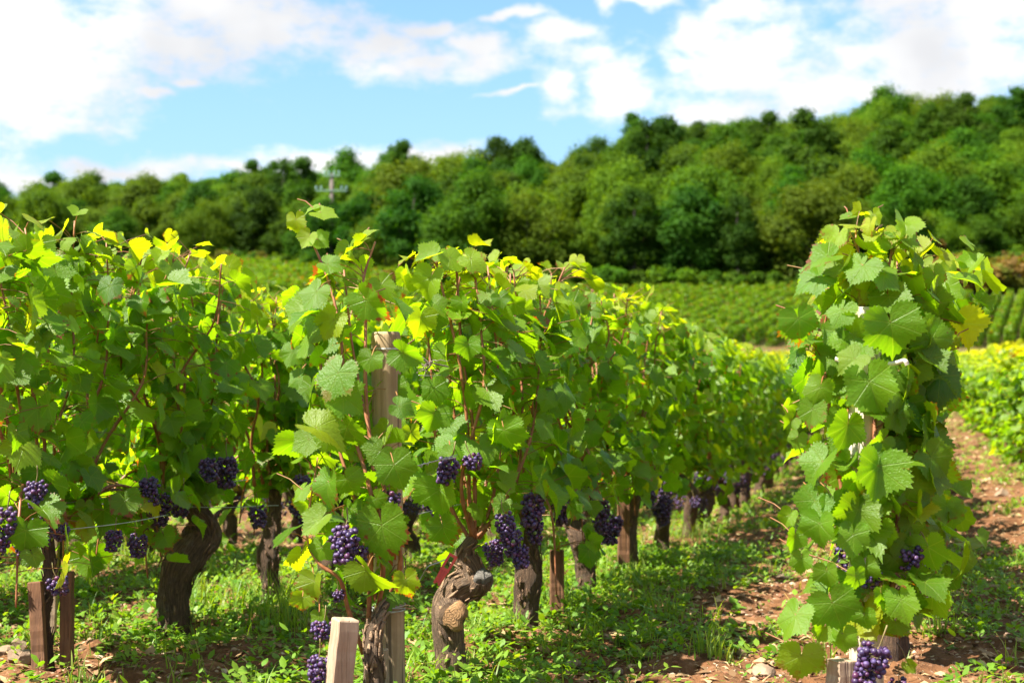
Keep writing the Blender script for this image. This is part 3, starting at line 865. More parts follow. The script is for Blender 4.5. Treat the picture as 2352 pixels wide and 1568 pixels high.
c0canes = [spline([rel(atd(*p), ROW_C, C0Y) for p in pts], 24) for pts in (
    [(868, 1400, 3.34), (880, 1300, 3.32), (860, 1100, 3.33), (840, 900, 3.34), (840, 720, 3.36), (835, 640, 3.4), (862, 555, 3.42)],
    [(845, 1440, 3.33), (850, 1330, 3.31), (855, 1150, 3.3), (800, 950, 3.34), (780, 750, 3.36), (745, 620, 3.4), (690, 500, 3.42)],
    [(880, 1390, 3.36), (920, 1290, 3.34), (890, 1150, 3.3), (850, 1000, 3.32), (810, 800, 3.4), (790, 620, 3.44)],
    [(835, 1500, 3.32), (800, 1400, 3.3), (780, 1330, 3.28), (730, 1290, 3.28), (705, 1220, 3.3), (730, 1050, 3.34)],
    [(868, 1400, 3.36), (830, 1200, 3.36), (770, 1000, 3.4), (730, 800, 3.44), (720, 690, 3.46)])]
c0 = near_vine(ROW_C, C0Y, "slender grapevine climbing the round end post of the middle row", 40, canes=c0canes, bias=(-.9, .4, 0), per=1.6, top=1.2, zmin=0.45, extra_leaf=heroC, sizes=(0.034, 0.06), reach=(0.02, 0.10), radial=True, trunk_amp=0.2, cane_r=0.006,
          trunk_path=[np.r_[rel(atd(855, 1690, 3.25), ROW_C, C0Y), .024], np.r_[rel(atd(858, 1560, 3.26), ROW_C, C0Y), .024], np.r_[rel(atd(856, 1480, 3.27), ROW_C, C0Y), .021], np.r_[rel(atd(868, 1420, 3.30), ROW_C, C0Y), .015], np.r_[rel(atd(888, 1385, 3.33), ROW_C, C0Y), .010]],
          bunches=[(atd(795, 1190, 3.22), 0, .95), (atd(825, 1225, 3.24), 3, .9), (atd(895, 1110, 3.3), 3, .9), (atd(745, 1410, 3.2), 3, .8), (atd(735, 1490, 3.12), 0, .85), (atd(775, 1345, 3.28), 3, .5)])

C1 = on_plane(1035, 1568, ROW_C)
dc1 = -C1[0] * math.sin(YAW) + C1[1] * math.cos(YAW)
def pc1(px, py, rad, dd=0.0): return np.r_[rel(atd(px, py, dc1 + dd), ROW_C, C1[1]), rad]
def disc(parent, c, n, rad, m, seed, asp=1.0):
    """a sawn face, slightly domed with a rough rim"""
    n = nrm(n); u = nrm(np.cross(n, [0.1, 0.2, 1])); v = np.cross(n, u); r = np.random.default_rng(seed)
    k = 28; th = np.linspace(0, 2 * math.pi, k, endpoint=False)
    rim = 1 + 0.14 * np.sin(3 * th + seed) + 0.08 * np.sin(5 * th + 2 * seed) + r.normal(0, 0.045, k)
    V = [c + n * 0.004]; uv = [(0, 0)]
    for f, h in ((0.5, 0.004), (0.92, 0.002), (1.0, -0.004), (1.05, -0.03)):
        for t, q in zip(th, rim):
            V.append(c + rad * f * q * (math.cos(t) * u * asp + math.sin(t) * v) + n * h); uv.append((f * math.cos(t), f * math.sin(t)))
    F4 = [[1 + a * k + j, 1 + (a + 1) * k + j, 1 + (a + 1) * k + (j + 1) % k, 1 + a * k + (j + 1) % k] for a in range(3) for j in range(k)]
    F3 = [[0, 1 + j, 1 + (j + 1) % k] for j in range(k)]
    mb = MB(); mb.add(np.array(V), [np.array(F3), np.array(F4)], np.array(uv))
    return mb.build("pruning_cut", m, parent)
def c1extra(tr):
    mb = MB()
    gnarl(mb, [pc1(1028, 1395, .044, .03), pc1(1034, 1402, .047, -.02), pc1(1038, 1410, .043, -.05), pc1(1039, 1413, .038, -.066)], n=20, ns=30, amp=.07, seed=4)
    gnarl(mb, [pc1(1085, 1345, .045, .02), pc1(1100, 1335, .042, -.01), pc1(1106, 1322, .032, -.03)], n=20, ns=30, amp=.16, seed=9)
    mb.build("knot", M_BARK, tr)
    o = disc(tr, pc1(1039, 1414, 0, -.069)[:3], -Fw + np.array([-.15, 0, .10]), .036, M_CUT, 2)
    o['label'] = "pale orange sawn face with radial cracks"
    o = disc(tr, pc1(1108, 1318, 0, -.035)[:3], -Fw * .5 + np.array([0.1, 0, .85]), .024, M_CUT_GREY, 5)
    o['label'] = "grey weathered sawn face"
bC = lambda px, py, off=0.14: on_plane(px, py, ROW_C + off)
c1canes = [spline([rel(atd(px, py, dc1 + dd), ROW_C, C1[1]) for px, py, dd in pts], 26) for pts in (
    [(1085, 1240, 0), (1078, 1150, 0), (1075, 1000, -.02), (1060, 860, -.03), (1035, 740, -.02), (1010, 640, 0), (1000, 592, 0)],
    [(1090, 1240, .02), (1090, 1100, .02), (1083, 950, .02), (1060, 800, .02), (1050, 640, .03), (1045, 590, .03)],
    [(1095, 1235, .05), (1130, 1150, .1), (1150, 1000, .12), (1140, 800, .15), (1120, 610, .2)],
    [(1100, 1235, .1), (1180, 1130, .2), (1200, 950, .25), (1190, 780, .3), (1180, 620, .3)],
    [(1080, 1240, .02), (1030, 1150, .02), (1000, 1000, .0), (990, 850, .02), (980, 720, .05), (985, 620, .08)],
    [(1095, 1235, .05), (1160, 1150, .1), (1220, 1000, .2), (1240, 820, .3), (1240, 640, .4)],
    [(1085, 1235, .0), (1060, 1100, -.04), (1110, 900, -.05), (1105, 760, 0), (1090, 620, .05)],
    [(1090, 1235, .1), (1130, 1000, .25), (1100, 800, .3), (1090, 620, .3)], [(1090, 1235, .1), (1050, 1000, .2), (1030, 800, .2), (1060, 620, .2)])]
heroC1 = hero_leaves([(1010, 1140, 120, 0, 22, 3.62, .05, .3), (1020, 1220, 105, 15, 18, 3.62, .08, .8), (965, 740, 85, -5, 5, 3.7, .55, .3), (985, 650, 100, -20, 8, 3.72, .35, .2), (985, 590, 75, -70, 55, 3.72, .3, .2),
    (1075, 800, 80, 0, 5, 3.68, .05, .2), (1060, 700, 62, 0, 5, 3.68, .06, .2), (995, 960, 100, -15, 25, 3.66, .1, .2), (945, 1000, 70, 10, 0, 3.7, .55, .3), (1160, 1000, 110, 10, 12, 3.72, .06, .3), (1150, 690, 60, 20, 30, 3.75, .1, .2), (1000, 900, 80, 10, 30, 3.66, .1, .2),
    (1090, 600, 85, 60, 70, 3.75, .5, .7), (1040, 600, 80, 40, 45, 3.75, .4, .2), (1150, 1215, 62, 0, 20, 3.7, .05, .8), (1150, 1160, 60, -40, 20, 3.7, .1, .8), (1030, 1050, 60, -30, 20, 3.7, .1, .2)], dc1)
c1 = near_vine(ROW_C, C1[1], "grapevine with thick S shaped trunk bearing a pale orange saw cut", 41, canes=c1canes, per=2.7, top=1.19, zmin=0.42, extra_leaf=heroC1, trunk_amp=.15, cane_r=0.006,
          trunk_path=[pc1(1036, 1640, .048), pc1(1036, 1560, .044), pc1(1032, 1490, .043), pc1(1026, 1425, .047), pc1(1030, 1375, .045), pc1(1060, 1345, .047), pc1(1085, 1330, .046), pc1(1080, 1300, .036), pc1(1066, 1275, .026), pc1(1078, 1250, .019), pc1(1090, 1236, .014)],
          extra_trunk=c1extra,
          bunches=[(atd(1040, 1035, 3.6), 1, .95), (atd(1075, 1030, 3.64), 3, .8), (atd(1155, 1165, 3.66), 2, .8), (atd(1178, 1200, 3.7), 0, .8), (atd(1125, 1230, 3.72), 4, .75), (atd(1190, 1240, 3.68), 1, .8), (atd(1235, 1120, 3.9), 0), (atd(1225, 1165, 3.95), 2, .8)])
YC2, YC3, YC4, YC5 = 4.5, 5.4, 6.25, 7.15
near_vine(ROW_C, YC2, "grapevine with dark upright trunk just left of a short square stake", 42, ncane=11, spread=0.50, top=1.25, per=2.9,
          trunk_path=[(0, 0, -.06, .05), (.0, .0, .08, .042), (.01, -.01, .17, .045), (.0, .0, .27, .04), (-.02, -.04, .36, .028), (0, -.04, .43, .018)],
          bunches=[(on_plane(1290, 1130, ROW_C + .12), 0), (on_plane(1320, 1110, ROW_C + .1), 1)], bark=M_BARK_DARK, sizes=(0.033, 0.064))
near_vine(ROW_C, YC3, "grapevine behind the short square stake with long blue grape bunches", 43, ncane=10, spread=0.5, top=1.26, per=2.9, T=T_MID,
          bunches=[(on_plane(1375, 1135, ROW_C + .12), 2, 1.1), (on_plane(1412, 1170, ROW_C + .15), 0, 1.2), (on_plane(1390, 1190, ROW_C + .12), 4, .9)], bark=M_BARK_DARK, sizes=(0.033, 0.064))
near_vine(ROW_C, YC4, "fifth grapevine from the tall end post in the middle row", 44, ncane=10, spread=0.5, top=1.26, per=2.9, T=T_MID,
          bunches=[(on_plane(1510, 1080, ROW_C + .12), 2, 1.1), (on_plane(1530, 1130, ROW_C + .15), 0, 1.1), (on_plane(1515, 1150, ROW_C + .12), 4, 1.1), (on_plane(1480, 1110, ROW_C + .1), 0)], bark=M_BARK_DARK, sizes=(0.033, 0.064))

# ---- row D, the leafy column in front on the right
D0Y = 3.2
dD = 3.09
heroD = hero_leaves([
    (2050, 760, 165, 12, 28, 2.92, .08, .2), (2003, 893, 150, 15, 40, 2.93, .06, .2), (1838, 745, 120, 15, 48, 3.0, .05, .8), (1870, 640, 115, -75, 50, 3.04, .05, .2), (2015, 1090, 150, -8, 30, 2.92, .1, .2), (1880, 1070, 130, -45, 48, 2.96, .06, .2),
    (1865, 1160, 120, -35, 52, 2.95, .05, .2), (1880, 1215, 105, -10, 22, 2.93, .05, .2), (1822, 1425, 135, -28, 48, 2.9, .06, .3), (1918, 1400, 130, 20, 30, 2.9, .1, .3), (1840, 1520, 130, -5, 30, 2.9, .42, .66), (1960, 1240, 105, -5, 25, 2.93, .06, .2),
    (1955, 830, 100, -55, 25, 2.95, .38, .3), (1975, 620, 120, -40, 45, 2.98, .12, .3), (2040, 640, 105, 40, 45, 2.98, .08, .2), (1890, 590, 95, -85, 40, 3.02, .12, .92), (2085, 545, 90, 60, 55, 3.05, .3, .9), (2000, 545, 60, -60, 60, 3.05, .85, .3),
    (2150, 640, 80, 20, 5, 3.1, .15, .7), (2150, 790, 140, 40, 15, 3.0, .12, .5), (2190, 790, 55, 50, 10, 3.05, .6, .95), (2140, 920, 110, 20, 10, 3.05, .1, .2), (2100, 860, 90, 0, 15, 3.02, .1, .2), (2150, 1060, 120, 45, 20, 2.98, .15, .2), (2105, 1130, 130, 30, 5, 3.0, .18, .2),
    (2060, 1040, 70, 50, 30, 3.0, .1, .2), (2135, 1270, 115, 10, 20, 2.98, .06, .2), (2095, 1210, 85, 30, 20, 3.0, .08, .2), (2060, 1290, 100, 40, 15, 2.98, .22, .2), (1965, 1330, 80, 0, 8, 2.9, .04, .1), (2025, 1370, 75, 10, 20, 2.92, .1, .2), (2060, 1440, 70, 10, 10, 2.95, .18, .9), (2090, 1530, 45, 40, 10, 2.95, .45, .3),
    (1880, 900, 85, -20, 10, 2.97, .18, .2), (1865, 950, 90, -10, 12, 2.98, .15, .8), (1905, 960, 75, 10, 20, 3.0, .06, .2), (1830, 1010, 55, -20, 10, 3.05, .15, .5), (1815, 970, 50, -40, 40, 3.04, .25, .2), (1810, 1190, 55, -30, 20, 3.05, .2, .2), (1825, 1240, 75, -5, 20, 3.0, .06, .2), (1840, 1290, 65, -5, 15, 3.0, .1, .2), (1900, 1320, 85, 5, 10, 2.95, .25, .2),
    (1985, 1420, 78, -5, 20, 2.92, .1, .2), (1990, 1310, 80, 5, 15, 2.94, .1, .3), (2030, 1225, 85, 10, 20, 2.95, .12, .2), (1935, 1465, 80, -10, 25, 2.92, .1, .2), (1985, 1255, 75, -10, 15, 2.95, .08, .2), (2025, 1130, 80, 15, 25, 2.94, .1, .2), (2100, 1390, 75, 25, 20, 2.98, .12, .2), (1890, 1450, 75, -20, 20, 2.95, .1, .2),
    (1920, 1160, 85, 20, 30, 2.95, .08, .2), (1945, 990, 120, -10, 35, 2.96, .1, .2), (2060, 960, 95, 20, 20, 2.97, .05, .2), (2060, 720, 70, 50, 40, 3.0, .1, .2), (1930, 720, 90, -30, 25, 3.0, .12, .2), (2025, 560, 70, 0, 40, 3.05, .15, .2), (1945, 500, 55, -70, 60, 3.1, .2, .6), (2010, 500, 50, 20, 60, 3.1, .45, .4), (2110, 600, 75, 40, 35, 3.05, .2, .2), (1975, 900, 60, -40, 20, 3.0, .1, .2), (2130, 700, 85, 35, 20, 3.05, .1, .2)], dD)
d0canes = [spline([rel(atd(px, py, dep), ROW_D, D0Y) for px, py, dep in pts], 26) for pts in (
    [(1985, 1500, 3.05), (2015, 1350, 3.02), (2030, 1180, 3.0), (2035, 1000, 3.02), (2045, 800, 3.04), (2040, 640, 3.06), (2055, 540, 3.08)],
    [(1975, 1500, 3.05), (1975, 1350, 3.0), (1990, 1150, 2.99), (2010, 1000, 3.0), (1990, 800, 3.05), (1980, 650, 3.05), (1965, 530, 3.08)],
    [(1985, 1480, 3.1), (1960, 1300, 3.1), (1930, 1100, 3.1), (1900, 900, 3.1), (1890, 780, 3.12), (1920, 620, 3.12)],
    [(1990, 1480, 3.1), (2060, 1300, 3.1), (2100, 1100, 3.12), (2110, 900, 3.12), (2120, 750, 3.12), (2110, 600, 3.14)],
    [(1985, 1450, 3.0), (2050, 1350, 3.0), (2062, 1150, 3.02), (2055, 1000, 3.05), (2080, 800, 3.08), (2060, 600, 3.1)])]
near_vine(ROW_D, D0Y, "tall narrow column of vine leaves wrapped round the post at right", 50, canes=d0canes, per=3.8, top=1.2, zmin=0.1, extra_leaf=heroD, radial=True, sizes=(0.034, 0.064), reach=(0.02, 0.09), cane_r=0.0066,
          trunk_path=[np.r_[rel(atd(1985, 1740, 3.07), ROW_D, D0Y), .03], np.r_[rel(atd(1980, 1640, 3.07), ROW_D, D0Y), .026], np.r_[rel(atd(1975, 1560, 3.06), ROW_D, D0Y), .022], np.r_[rel(atd(1982, 1490, 3.05), ROW_D, D0Y), .014]],
          bunches=[(atd(2026, 1462, 2.9), 0, 1.0), (atd(2000, 1290, 2.97), 3, .8), (atd(2088, 1235, 3.0), 3, .9), (atd(2078, 1190, 3.05), 1, .8), (atd(2065, 1545, 2.95), 3, .7)])

# ------------------------------------------------------------------ vines farther along the rows: five models, copied
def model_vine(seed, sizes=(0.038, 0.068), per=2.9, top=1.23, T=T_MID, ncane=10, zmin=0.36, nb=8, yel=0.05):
    r = np.random.default_rng(seed)
    root = empty("grapevine", (0, 0, -50)); tag(root, "x", "grapevine", GRP_ROW)
    path = random_trunk(seed)
    mb = MB(); gnarl(mb, path, n=26, ns=16, seed=seed, amp=.2); mb.build("trunk", M_BARK_DARK, root)
    cs = make_canes(path[-1, :3], ncane, 0.46, top, r=r, droop=2)
    for c in cs[::2]: cane_mesh(c[::3], 0.0056, ns=5).build("cane", M_CANE, root)
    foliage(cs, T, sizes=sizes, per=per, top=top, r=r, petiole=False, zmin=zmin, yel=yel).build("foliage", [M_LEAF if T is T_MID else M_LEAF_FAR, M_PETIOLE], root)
    for k in range(nb):
        bunch(root, np.array([r.choice([-1, 1]) * r.uniform(.05, .13), r.uniform(-.38, .38), r.uniform(.25, .42)]), k, lo=True, s=r.uniform(.75, 1.05))
    return root
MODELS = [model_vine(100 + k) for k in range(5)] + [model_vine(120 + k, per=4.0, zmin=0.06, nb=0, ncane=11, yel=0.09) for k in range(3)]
used = set()
def place_vine(k, X, Y, label, sz=1.0, group=GRP_ROW):
    src = MODELS[k]
    o = src if k not in used else copy_tree(src)
    used.add(k)
    o.location = (X + random.gauss(0, 0.02), Y, float(terrain(X, Y)) - 0.01)
    o.rotation_euler.z = random.choice([0, math.pi]) + random.gauss(0, 0.06)
    o.scale = (1.0, 1.0, sz * random.uniform(0.97, 1.04))
    o['label'] = label; o['group'] = group
    return o
ORD = ['zeroth', 'first', 'second', 'third', 'fourth', 'fifth', 'sixth', 'seventh', 'eighth', 'ninth', 'tenth', 'eleventh', 'twelfth', 'thirteenth', 'fourteenth', 'fifteenth', 'sixteenth', 'seventeenth', 'eighteenth', 'nineteenth', 'twentieth']
kk = 0
def nk():
    global kk
    kk += 1
    return int(rng.integers(0, 5))
for i, Y in enumerate(np.arange(YC5, 73, 0.9)):
    n = i + 6
    if n <= 18: place_vine(nk(), ROW_C, Y, f"{ORD[n]} grapevine from the tall end post in the middle row", 1.02)
    else: place_vine(nk(), ROW_C, Y, "small far grapevine merged into the distant end of the middle row", 1.02, 'far grapevines of the middle row')
for i, Y in enumerate(np.arange(5.6, 13, 0.78)):
    place_vine(nk(), ROW_A, Y, f"{ORD[i + 4]} grapevine along the left row, partly hidden by the middle row")
for i, Y in enumerate(np.arange(3.5, 12, 0.8)):
    place_vine(nk(), ROW_A - 1.07, Y, "half hidden grapevine of the second row behind the left row", 1.0, 'grapevines of the row behind the left row')
for i, Y in enumerate(np.arange(4.6, 13, 0.8)):
    place_vine(nk(), ROW_A - 2.14, Y, "mostly hidden grapevine deep behind the left rows", 1.0, 'grapevines deep behind the left rows')
for i, Y in enumerate(np.arange(4.25, 40, 0.9)):
    place_vine(nk(), ROW_D, Y, "grapevine hidden directly behind the leafy column at right", 0.97, 'grapevines behind the leafy column')
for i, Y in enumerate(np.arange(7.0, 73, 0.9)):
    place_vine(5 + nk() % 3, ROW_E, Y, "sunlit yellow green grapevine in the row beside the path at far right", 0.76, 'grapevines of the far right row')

# ------------------------------------------------------------------ rows of the farther field and of the slope
def hedge(name, pts, h, w, per_m, leaf, material, seed, yellow_top=0.8, base=0.12):
    """one vine row: leaves filled into a clipped hedge along a line on the terrain, over short stems"""
    r = np.random.default_rng(seed)
    pts = np.asarray(pts, float)
    seg = np.linalg.norm(np.diff(pts[:, :2], axis=0), axis=1); L = np.concatenate([[0], np.cumsum(seg)])
    N = int(L[-1] * per_m)
    u = r.random(N) * L[-1]
    X = np.interp(u, L, pts[:, 0]); Y = np.interp(u, L, pts[:, 1])
    d = nrm(pts[-1, :2] - pts[0, :2]); nx, ny = -d[1], d[0]
    prof = fbm(u * 1.1, u * 0 + seed, seed, 3)
    hh = h * (0.74 + 0.5 * prof)
    v = r.random(N) ** 0.8
    off = (r.random(N) * 2 - 1)
    edge = r.random(N) < 0.6
    off = np.where(edge, np.sign(off) * (0.75 + 0.25 * r.random(N)), off)
    ww = w * (0.75 + 0.5 * fbm(u * 1.3, u * 0 + 3, seed + 5, 2)) * (1 - 0.35 * v ** 3)
    x, y = X + nx * off * ww, Y + ny * off * ww
    z = terrain(X, Y) + base + (hh - base) * v
    P = np.stack([x, y, z], -1)
    o = np.stack([nx * off, ny * off, np.zeros(N)], -1)
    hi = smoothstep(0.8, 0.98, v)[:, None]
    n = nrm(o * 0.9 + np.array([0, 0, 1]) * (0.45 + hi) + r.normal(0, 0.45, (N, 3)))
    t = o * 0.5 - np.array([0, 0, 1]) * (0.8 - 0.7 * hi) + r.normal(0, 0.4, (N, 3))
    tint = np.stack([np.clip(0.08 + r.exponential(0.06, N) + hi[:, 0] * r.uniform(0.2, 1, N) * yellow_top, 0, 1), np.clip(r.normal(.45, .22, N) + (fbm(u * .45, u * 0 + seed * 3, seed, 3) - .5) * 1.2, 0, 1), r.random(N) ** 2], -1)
    mb = MB()
    add_leaves(mb, T_LO, P, t, n, leaf * r.uniform(0.8, 1.3, N), tint)
    o = pts[0].copy()
    mb.V = [v_ - o for v_ in mb.V]
    root = empty(name, o)
    mb.build("foliage", material, root)
    tb = MB()
    for q in np.arange(0.5, L[-1], 0.95):
        a = np.array([np.interp(q, L, pts[:, 0]), np.interp(q, L, pts[:, 1])]); zz = float(terrain(*a))
        tube(tb, np.array([[a[0], a[1], zz - .05], [a[0] + .02, a[1], zz + .2], [a[0], a[1] + .04, zz + .45]]) - o, [.035, .03, .015], 5)
    tb.build("stem", M_BARK_DARK, root)['kind'] = 'stuff'
    return root
xs = [ROW_E + 1.08 * k for k in range(1, 10)] + [ROW_A - 1.08 * k for k in range(-0, 14)]
for i, X in enumerate(xs):
    y0 = 9.0 if X > 0 else 13.5
    if X > 3: y0 = 20 + (X - 3) * 3
    if X < -4: y0 = 30
    Ys = np.arange(y0, 73.5, 1.0)
    pts = np.stack([np.full_like(Ys, X), Ys, terrain(np.full_like(Ys, X), Ys)], -1)
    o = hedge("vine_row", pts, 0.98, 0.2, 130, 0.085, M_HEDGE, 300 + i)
    tag(o, "sunlit vine row with yellow top on the flat field beyond the far right row" if X > 0 else "vine row with yellow top on the flat field, showing behind the middle row", "vine row", "rows of the flat field, right" if X > 0 else "rows of the flat field, left")
dirv = np.array([math.sin(R(6)), math.cos(R(6))])
nrow = 0
for k in range(-74, 40):
    s0 = k * 1.12
    d0 = 86.5 + 0.6 * math.sin(k * 0.7)
    X0, Y0 = from_fr(d0, s0)
    px0 = 1176 + FPX * s0 / d0
    if px0 < -250 or px0 > 2560: continue
    ed = edge_depth(px0)
    Lm = (min(ed, 123) - 88.5) / math.cos(R(21))
    if px0 > 2000: Lm -= 1.0
    q = np.arange(0, Lm, 2.0)
    pts = np.stack([X0 + dirv[0] * q, Y0 + dirv[1] * q], -1)
    pts = np.column_stack([pts, terrain(pts[:, 0], pts[:, 1])])
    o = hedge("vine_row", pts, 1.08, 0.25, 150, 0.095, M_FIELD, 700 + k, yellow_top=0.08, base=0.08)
    nrow += 1
    tag(o, "green vine row climbing the slope right of the leafy column, above the track" if px0 > 2000 else "green vine row climbing the slope above the track and below the wood", "vine row", "vine rows on the slope, right" if px0 > 2000 else "vine rows on the slope, middle")
for k in range(-26, 10):
    s0 = -60 + (k + 26) * 1.5
    d0 = 127
    X0, Y0 = from_fr(d0, s0)
    px0 = 1176 + FPX * s0 / d0
    if px0 < -250 or px0 > 820: continue
    q = np.arange(0, 56, 2.0)
    pts = np.stack([X0 + dirv[0] * q, Y0 + dirv[1] * q], -1)
    pts = np.column_stack([pts, terrain(pts[:, 0], pts[:, 1])])
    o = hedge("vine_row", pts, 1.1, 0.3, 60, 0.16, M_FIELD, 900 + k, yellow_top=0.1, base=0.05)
    tag(o, "far vine row high on the slope at left, under the wood edge", "vine row", "far vine rows high on the left slope")

# ------------------------------------------------------------------ wood on the hill
def tree_model(seed, h, w, leaf_m, n=13000, dense=1.0, low=0.10, leaf=0.19):
    r = np.random.default_rng(seed)
    root = empty("broadleaf_tree", (0, 0, -80))
    tb = MB()
    tr = spline([(0, 0, -0.8, .24), (r.normal(0, .1), r.normal(0, .1), h * .25, .19), (r.normal(0, .25), r.normal(0, .25), h * .55, .12), (r.normal(0, .3), r.normal(0, .3), h * .88, .03)], 14)
    tube(tb, tr[:, :3], tr[:, 3], 7)
    cl = []
    for k in range(int(44 * dense)):
        z = h * r.uniform(low + 0.08, 0.97)
        prof = math.sin(min(1, (z / h - low) / (1 - low) * 0.92 + 0.10) * math.pi) ** 0.55
        a = r.uniform(0, 6.283); rad = w * prof * math.sqrt(r.uniform(0.12, 1))
        c = np.array([rad * math.cos(a), rad * math.sin(a), z])
        cl.append((c, w * r.uniform(0.18, 0.42)))
        b0 = tr[int(np.clip((z / h - 0.15) / 0.9 * 13, 2, 12)), :3]
        if k % 4 == 0: tube(tb, np.array([b0, (b0 + c) / 2 + [0, 0, -.15], c]), [.07, .045, .02], 5)
    cl.append((np.array([tr[-1, 0], tr[-1, 1], h * .93]), w * 0.35))
    tb.build("trunk", M_TREEBARK, root)
    # leaf sprays over each clump, more on its skin than inside
    wts = np.array([c[1] ** 2 for c in cl]); wts /= wts.sum()
    idx = r.choice(len(cl), n, p=wts)
    C = np.array([c[0] for c in cl])[idx]; Rr = np.array([c[1] for c in cl])[idx]
    d = nrm(r.normal(0, 1, (n, 3)))
    rad = Rr * np.where(r.random(n) < 0.3, r.uniform(0.9, 1.5, n), r.uniform(0.45, 1.05, n))
    P = C + d * rad[:, None] * np.array([1, 1, 0.8])
    nrmv = nrm(d + np.array([0, 0, 0.55]) + r.normal(0, 0.5, (n, 3)))
    t = r.normal(0, 1, (n, 3)) - np.array([0, 0, 0.3])
    br = np.clip(r.normal(.42, .2, len(cl))[idx] + r.normal(0, .18, n), 0, 1)
    mb = MB()
    tt = nrm(t - np.sum(t * nrmv, 1, keepdims=True) * nrmv); b = np.cross(tt, nrmv)
    s = leaf * r.uniform(0.6, 1.35, n)
    fold = r.uniform(-.3, .3, n)
    V = np.stack([P - tt * s[:, None], P + b * s[:, None] * .55 + nrmv * (fold * s)[:, None], P + tt * s[:, None], P - b * s[:, None] * .55 + nrmv * (fold * s)[:, None]], 1)
    F = (np.array([[0, 1, 2], [0, 2, 3]])[None] + (np.arange(n) * 4)[:, None, None]).reshape(-1, 3)
    col = np.ones((n, 4, 4)); col[..., 0] = 0.1; col[..., 1] = br[:, None]; col[..., 2] = 0.2
    mb.add(V.reshape(-1, 3), [F], None, col.reshape(-1, 4))
    mb.build("crown", M_TREE[leaf_m], root, smooth=False)
    return root
TREES = [tree_model(1, 10, 4.1, 0), tree_model(2, 9, 3.4, 0), tree_model(3, 10.5, 4.6, 1), tree_model(4, 8, 3.0, 1), tree_model(5, 11.5, 3.3, 2), tree_model(6, 9, 3.6, 2), tree_model(7, 12, 3.0, 0), tree_model(8, 8.5, 4.4, 1)]
TLAB = {0: "mid green rounded tree in the wood on the hillside", 1: "paler green bushy tree in the wood on the hillside", 2: "dark green tree standing in the wood on the hillside"}
TKIND = [0, 0, 1, 1, 2, 2, 0, 1]
tused = set()
def place_tree(k, X, Y, s, wide=1.0, sz=1.0):
    o = TREES[k] if k not in tused else copy_tree(TREES[k])
    tused.add(k)
    o.location = (X, Y, float(terrain(X, Y)) - 0.2)
    o.rotation_euler.z = random.uniform(0, 6.28)
    q = random.uniform(.85, 1.2) * wide; o.scale = (s * q, s * wide * random.uniform(.85, 1.15), s * sz * random.uniform(.9, 1.15))
    tag(o, TLAB[TKIND[k]], "tree", "trees of the hillside wood, " + ("mid green", "paler green", "dark")[TKIND[k]])
    return o
rt = np.random.default_rng(77)
placed = []
cnt = 0
def try_tree(d, s, gap):
    for (a, b, c) in placed:
        if (a - d) ** 2 + (b - s) ** 2 < gap * gap: return False
    placed.append((d, s, gap)); return True
# the wood's front edge, then the slope behind it up to the skyline
for px in np.arange(-160, 2500, 62):
    d = edge_depth(px) + rt.uniform(1.5, 6); s = (px + rt.uniform(-14, 14) - 1176) / FPX * d
    if try_tree(d, s, 4.2):
        X, Y = from_fr(d, s)
        big = 1 + 0.10 * math.exp(-((px - 1580) / 200) ** 2)
        place_tree(int(rt.choice([4, 5, 0, 2, 7, 1, 4, 3])), X, Y, rt.uniform(.62, .95) * big); cnt += 1
for px in np.arange(-60, 2440, 44):
    d = ridge_depth(px) - rt.uniform(0, 6); s = (px + rt.uniform(-20, 20) - 1176) / FPX * d
    if try_tree(d, s, 2.9):
        X, Y = from_fr(d, s)
        place_tree(int(rt.choice([0, 1, 2, 7, 5, 0, 7, 2])), X, Y, rt.uniform(.62, .84), 1.3); cnt += 1
for _ in range(9000):
    if cnt >= 310: break
    px = rt.uniform(-60, 2440); t = rt.random()
    d = edge_depth(px) + 4 + t * (ridge_depth(px) - edge_depth(px) - 6)
    s = (px - 1176) / FPX * d
    if try_tree(d, s, 5.6 + 1.6 * t + (0.8 if px < 900 else 0)):
        X, Y = from_fr(d, s)
        place_tree(int(rt.choice([0, 1, 2, 3, 4, 6, 7, 2, 3, 5, 0, 7])), X, Y, rt.uniform(.78, 1.12)); cnt += 1
print("trees", cnt, "rows", nrow)

def forest():
    """the wood's lower storey: saplings and scrub that close the gaps under and between the crowns"""
    r = np.random.default_rng(61); n = 110000
    px = r.uniform(-120, 2480, n); t = r.random(n) ** 0.8
    E, RD = edge_depth(px), ridge_depth(px)
    d = E + 2.5 + t * (RD - E + 2); s = (px - 1176) / FPX * d
    X, Y = from_fr(d, s)
    top = 1.0 + 5.2 * fbm(X * .33, Y * .33, 4, 3) * smoothstep(0, .1, t)
    hgt = top * r.random(n) ** .5
    P = np.stack([X, Y, terrain(X, Y) + hgt], -1)
    nv = nrm(r.normal(0, .6, (n, 3)) + [0, 0, .8] - np.outer(np.ones(n), np.array([Fw[0], Fw[1], 0])) * .4); tt = nrm(np.cross(nv, r.normal(0, 1, (n, 3)))); b = np.cross(tt, nv); sz = .26 * r.uniform(.6, 1.4, n)
    V = np.stack([P - tt * sz[:, None], P + b * sz[:, None] * .55, P + tt * sz[:, None], P - b * sz[:, None] * .55], 1)
    F = (np.array([[0, 1, 2, 3]])[None] + (np.arange(n) * 4)[:, None, None]).reshape(-1, 4)
    col = np.ones((n, 4, 4)); col[..., 1] = np.clip(r.normal(.4, .2, n) + (fbm(X * .2, Y * .2, 8, 2) - .5), 0, 1)[:, None]
    mb = MB(); mb.add(V.reshape(-1, 3), [F], None, col.reshape(-1, 4))
    tag(mb.build("undergrowth", M_TREE[0], smooth=False), kind='stuff')
forest()

